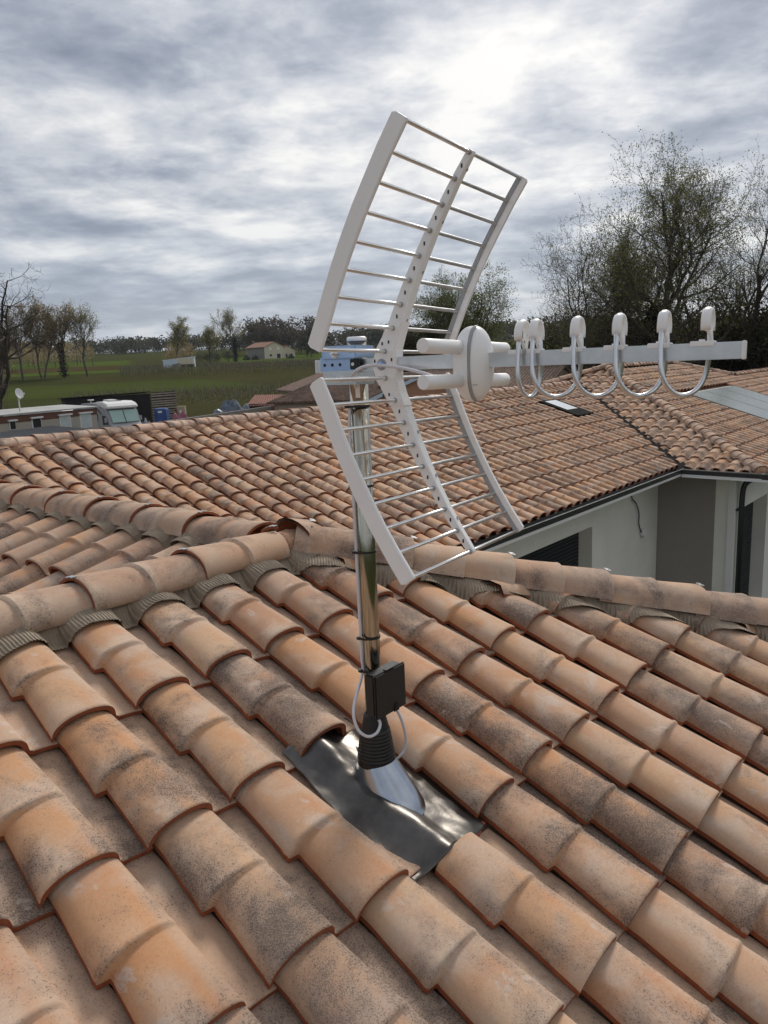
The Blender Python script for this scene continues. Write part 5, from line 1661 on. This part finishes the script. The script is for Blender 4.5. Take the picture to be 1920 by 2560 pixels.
# dish on a pole
dc = at(46, 985, 34.5)
ds = empty('satellite_dish', Vector((dc.x, dc.y, GZ)), 'white satellite dish on a pole behind the bare boughs', 'satellite dish')
dn = (dirs(-25) * 1 - N_ * 0.1 + ZV * .35).normalized(); dx = dn.cross(ZV).normalized(); dy = dx.cross(dn)
def dish(m):
    rings = []
    for k in range(1, 7):
        r = k / 6
        rings.append([dc + dn * (0.08 * r * r) + dx * (math.cos(t) * .20 * r) + dy * (math.sin(t) * .24 * r) for t in [2 * math.pi * i / 24 for i in range(24)]])
    m.loft(rings, cap=False)
    m.face(list(range(len(m.v) - 24 * 6, len(m.v) - 24 * 5)), 0)
dso = part('reflector', dish, M['paint_white'], ds)
dso.modifiers.new('t', 'SOLIDIFY').thickness = 0.015
part('pole', lambda m: m.tube([Vector((dc.x, dc.y, GZ)), dc - dn * .05], 0.03, 8), M['roofgrey'], ds)
part('feed_arm', lambda m: m.tube([dc - dy * .25, dc + dn * .36 - dy * .12], 0.014, 6).box(dc + dn * .38 - dy * .11, .06, .06, .08), M['paint_white'], ds)
# motorhome
mo = gpt(312, 52)
hd = dirs(-52); sd2 = dirs(38)
mv = empty('motorhome', mo, 'white and grey motorhome with overcab and screened windscreen', 'motorhome')
def mp(x, y, z): return mo + hd * (x - 6.4) + sd2 * y + ZV * (z * 1.0 - .26)
M['mh_grey'] = simple('grey_vehicle_paint', (0.33, 0.33, 0.35), 0.35, var=0.05)
M['screen'] = simple('green_windscreen_blind', (0.33, 0.47, 0.43), 0.2, var=0.08, scale=2)
def side_poly(pts, y0, y1, m): m.prism([mp(a, y0, b) for a, b in pts], sd2 * (y1 - y0))
part('body', lambda m: side_poly([(0, .45), (0, 2.78), (3.6, 2.86), (5.3, 2.48), (5.62, 2.36), (6.15, 1.50), (6.75, 1.05), (6.8, .45)], -1.1, 1.1, m), M['mh_grey'], mv, bevel=0.07)
part('overcab', lambda m: side_poly([(3.2, 2.80), (3.5, 2.95), (4.9, 2.96), (5.6, 2.84), (5.9, 2.62), (5.85, 2.50), (5.3, 2.45)], -1.08, 1.08, m), M['paint_white'], mv, bevel=0.09)
part('windscreen', lambda m: m.prism([mp(5.70, -.95, 2.34), mp(5.70, .95, 2.34), mp(6.20, .90, 1.54), mp(6.20, -.90, 1.54)], (hd * .04 + ZV * .05)), M['screen'], mv)
part('screen_pillar', lambda m: m.prism([mp(5.72, -.02, 2.34), mp(5.72, .02, 2.34), mp(6.22, .02, 1.54), mp(6.22, -.02, 1.54)], (hd * .05 + ZV * .06)), M['dark'], mv)
part('cab_window', lambda m: m.prism([mp(4.75, -1.115, 2.05), mp(5.45, -1.115, 2.0), mp(5.85, -1.115, 1.45), mp(4.75, -1.115, 1.40)], -sd2 * .015), M['dark'], mv)
part('side_window', lambda m: m.prism([mp(3.1, -1.115, 2.15), mp(3.8, -1.115, 2.15), mp(3.8, -1.115, 1.60), mp(3.1, -1.115, 1.60)], -sd2 * .015), M['dark'], mv)
part('side_stripe', lambda m: m.prism([mp(2.6, -1.112, 2.72), mp(3.6, -1.112, 2.62), mp(4.6, -1.112, 2.2), mp(4.6, -1.112, 2.1), mp(3.5, -1.112, 2.5), mp(2.6, -1.112, 2.6)], -sd2 * .012), M['shutter'], mv)
part('roof_hatch', lambda m: m.box(mp(4.2, 0, 2.98), .8, .8, .05, (hd, sd2, ZV)), M['mh_grey'], mv, bevel=.02)
part('roof_unit', lambda m: m.box(mp(2.8, .2, 2.95), 1.1, .7, .18, (hd, sd2, ZV)), M['paint_white'], mv, bevel=.05)
part('roof_aerial', lambda m: m.tube([mp(1.0, -.6, 2.75), mp(1.0, -.6, 3.0)], .03, 6).tube([mp(1.0, -.6, 2.98), mp(1.0, -.6, 3.06)], .22, 12), M['paint_white'], mv)
for y in (-1.22, 1.22):
    part('wing_mirror', lambda m: m.box(mp(5.75, y, 1.75), .12, .2, .34, (hd, sd2, ZV)), M['mh_grey'], mv, bevel=.03)
for x in (1.4, 5.9):
    for y in (-1.0, 1.0):
        part('wheel', lambda m: m.tube([mp(x, y - .11, .34), mp(x, y + .11, .34)], .34, 18), M['rubber'], mv)
# dark boarded shed with a pale slatted screen beside it
k0, k1 = gpt(162, 57), gpt(376, 60)
ka = (k1 - k0).normalized(); kb = Vector((-ka.y, ka.x, 0))
ks = empty('boarded_shed', k0, 'long black boarded shed behind the motorhome', 'shed')
kl = (k1 - k0).length
M['board'] = simple('black_board', (0.016, 0.015, 0.016), 0.8, var=0.3, scale=2)
part('wall', lambda m: m.box((k0 + k1) / 2 + kb * 1.26 + ZV * 1.42, kl - .02, 2.4, 2.84, (ka, kb, ZV)), M['board'], ks)
for z in range(15):
    part('board', lambda m: m.box((k0 + k1) / 2 + kb * .03 + ZV * (.1 + z * .195), kl, .035, .18, (ka, kb, ZV)), M['board'], ks)
part('roof', lambda m: m.prism([k0 - ka * .25 - kb * .2 + ZV * 2.92, k1 - kb * .2 + ZV * 3.06, k1 + kb * 2.6 + ZV * 2.9, k0 - ka * .25 + kb * 2.6 + ZV * 2.8], ZV * .05), M['board'], ks)
f0, f1 = gpt(378, 60), gpt(440, 61.5)
fa = (f1 - f0).normalized(); fbv = Vector((-fa.y, fa.x, 0)); fl_ = (f1 - f0).length
fs = empty('slat_screen', f0, 'pale weathered slat screen beside the black shed', 'fence')
M['slatwood'] = simple('weathered_slat', (0.30, 0.26, 0.215), 0.9, var=0.25, scale=4)
part('backing', lambda m: m.box((f0 + f1) / 2 + fbv * .06 + ZV * 1.5, fl_, .03, 3.0, (fa, fbv, ZV)), M['board'], fs)
for z in range(13):
    part('slat', lambda m: m.box((f0 + f1) / 2 + ZV * (.55 + z * .195 + rnd.uniform(-.02, .02)), fl_, .04, .115, (fa, fbv, (ZV + fa * rnd.uniform(-.02, .02)).normalized())), M['slatwood'], fs)
# blue cabin, beige cupboard, heaps
bc = gpt(401, 50)
M['blue'] = simple('blue_plastic', (0.03, 0.075, 0.24), 0.45, var=0.08)
bl = empty('blue_cabin', bc, 'narrow bright blue plastic cabin before the slat screen', 'cabin')
def bcab(m):
    rings = []
    for z, w in ((0, .44), (1.2, .41), (2.14, .38), (2.24, .35)):
        rings.append([bc + E_ * (sx * w) + N_ * (sy * w) + ZV * z for sx, sy in ((-1, -1), (1, -1), (1, 1), (-1, 1))])
    m.loft(rings, smooth=False, cap=True)
part('shell', bcab, M['blue'], bl, bevel=.02)
for sx in (-.30, .30):
    part('rib', lambda m: m.box(bc + E_ * sx - N_ * .43 + ZV * 1.1, .06, .05, 2.0, (E_, N_, ZV)), M['blue'], bl)
part('notice', lambda m: m.box(bc - N_ * .405 + ZV * 2.02, .26, .02, .12, (E_, N_, ZV)), M['paint_white'], bl)
cb_ = gpt(452, 50.5)
M['beige_wood'] = simple('beige_board', (0.33, 0.29, 0.19), 0.8, var=0.1)
cbn = empty('cupboard', cb_, 'old beige cupboard with a brown side standing outside', 'cupboard')
part('carcass', lambda m: m.box(cb_ + ZV * 1.15, .5, .4, 2.3, (E_, N_, ZV)), M['beige_wood'], cbn)
part('side_panel', lambda m: m.box(cb_ - E_ * .33 + ZV * 1.1, .14, .4, 2.2, (E_, N_, ZV)), M['brown'], cbn)
part('bucket', lambda m: m.tube([cb_ - N_ * .22 + ZV * 1.78, cb_ - N_ * .22 + ZV * 2.02], [.08, .10], 10), M['paint_white'], cbn)
def heap(name, label, cat, px, depth, w, h, mat, seed, top):
    c = gpt(px, depth); mb = MB(); n = 26
    for j in range(n + 1):
        for i in range(n + 1):
            u, v = i / n * 2 - 1, j / n * 2 - 1
            r = max(0, 1 - (abs(u) ** 2.4 + abs(v) ** 2.4))
            z = top * min(1, r * 2.2) ** .5 * (0.72 + 0.5 * noise.noise(Vector((u * 1.7 + seed, v * 1.7, 1)))) + 0.18 * noise.noise(Vector((u * 5, v * 5, seed)))* r
            mb.v.append(c + E_ * (u * w / 2) + N_ * (v * h / 2) + ZV * max(0, z))
    for j in range(n):
        for i in range(n):
            a = j * (n + 1) + i
            mb.face((a, a + 1, a + n + 2, a + n + 1), 0, False)
    o = link(name, mb.mesh(name, mat)); return tag(o, label, cat)
M['tarp'] = simple('blue_grey_tarpaulin', (0.10, 0.13, 0.17), 0.3, var=0.7, scale=2.5, dirt=((0.35, 0.38, 0.42), 0.6))
M['pink'] = simple('faded_pink_sheet', (0.32, 0.10, 0.16), 0.5, var=0.35, scale=3)
heap('tarpaulin_heap', 'heap under a shiny blue-grey tarpaulin behind the block wall', 'heap', 575, 55, 3.1, 2.4, M['tarp'], 2.0, 2.5)
heap('pink_heap', 'pink sheeted heap beside the blue cabin', 'heap', 446, 47, 1.3, 1.2, M['pink'], 5.0, 2.2)
heap('grey_heap', 'small grey rounded cover beside the motorhome', 'heap', 361, 45.5, .62, .6, M['mh_grey'], 9.0, 2.15)

# ------------------------------------------------------------------ air
hz = MB().box((0, 0, 80), 6400, 6400, 180)
hzo = link('haze', hz.mesh('haze', None) if False else hz.mesh('haze', bpy.data.materials.new('haze')))
hm_ = hzo.data.materials[0]; hm_.use_nodes = True
hnt = hm_.node_tree; hnt.nodes.clear()
pv = hnt.nodes.new('ShaderNodeVolumePrincipled')
pv.inputs['Color'].default_value = (0.80, 0.87, 1.0, 1)
pv.inputs['Density'].default_value = 0.00009
ho = hnt.nodes.new('ShaderNodeOutputMaterial')
hnt.links.new(pv.outputs[0], ho.inputs['Volume'])
tag(hzo, 'pale air fading the far fields and hills', 'haze', None, 'stuff')
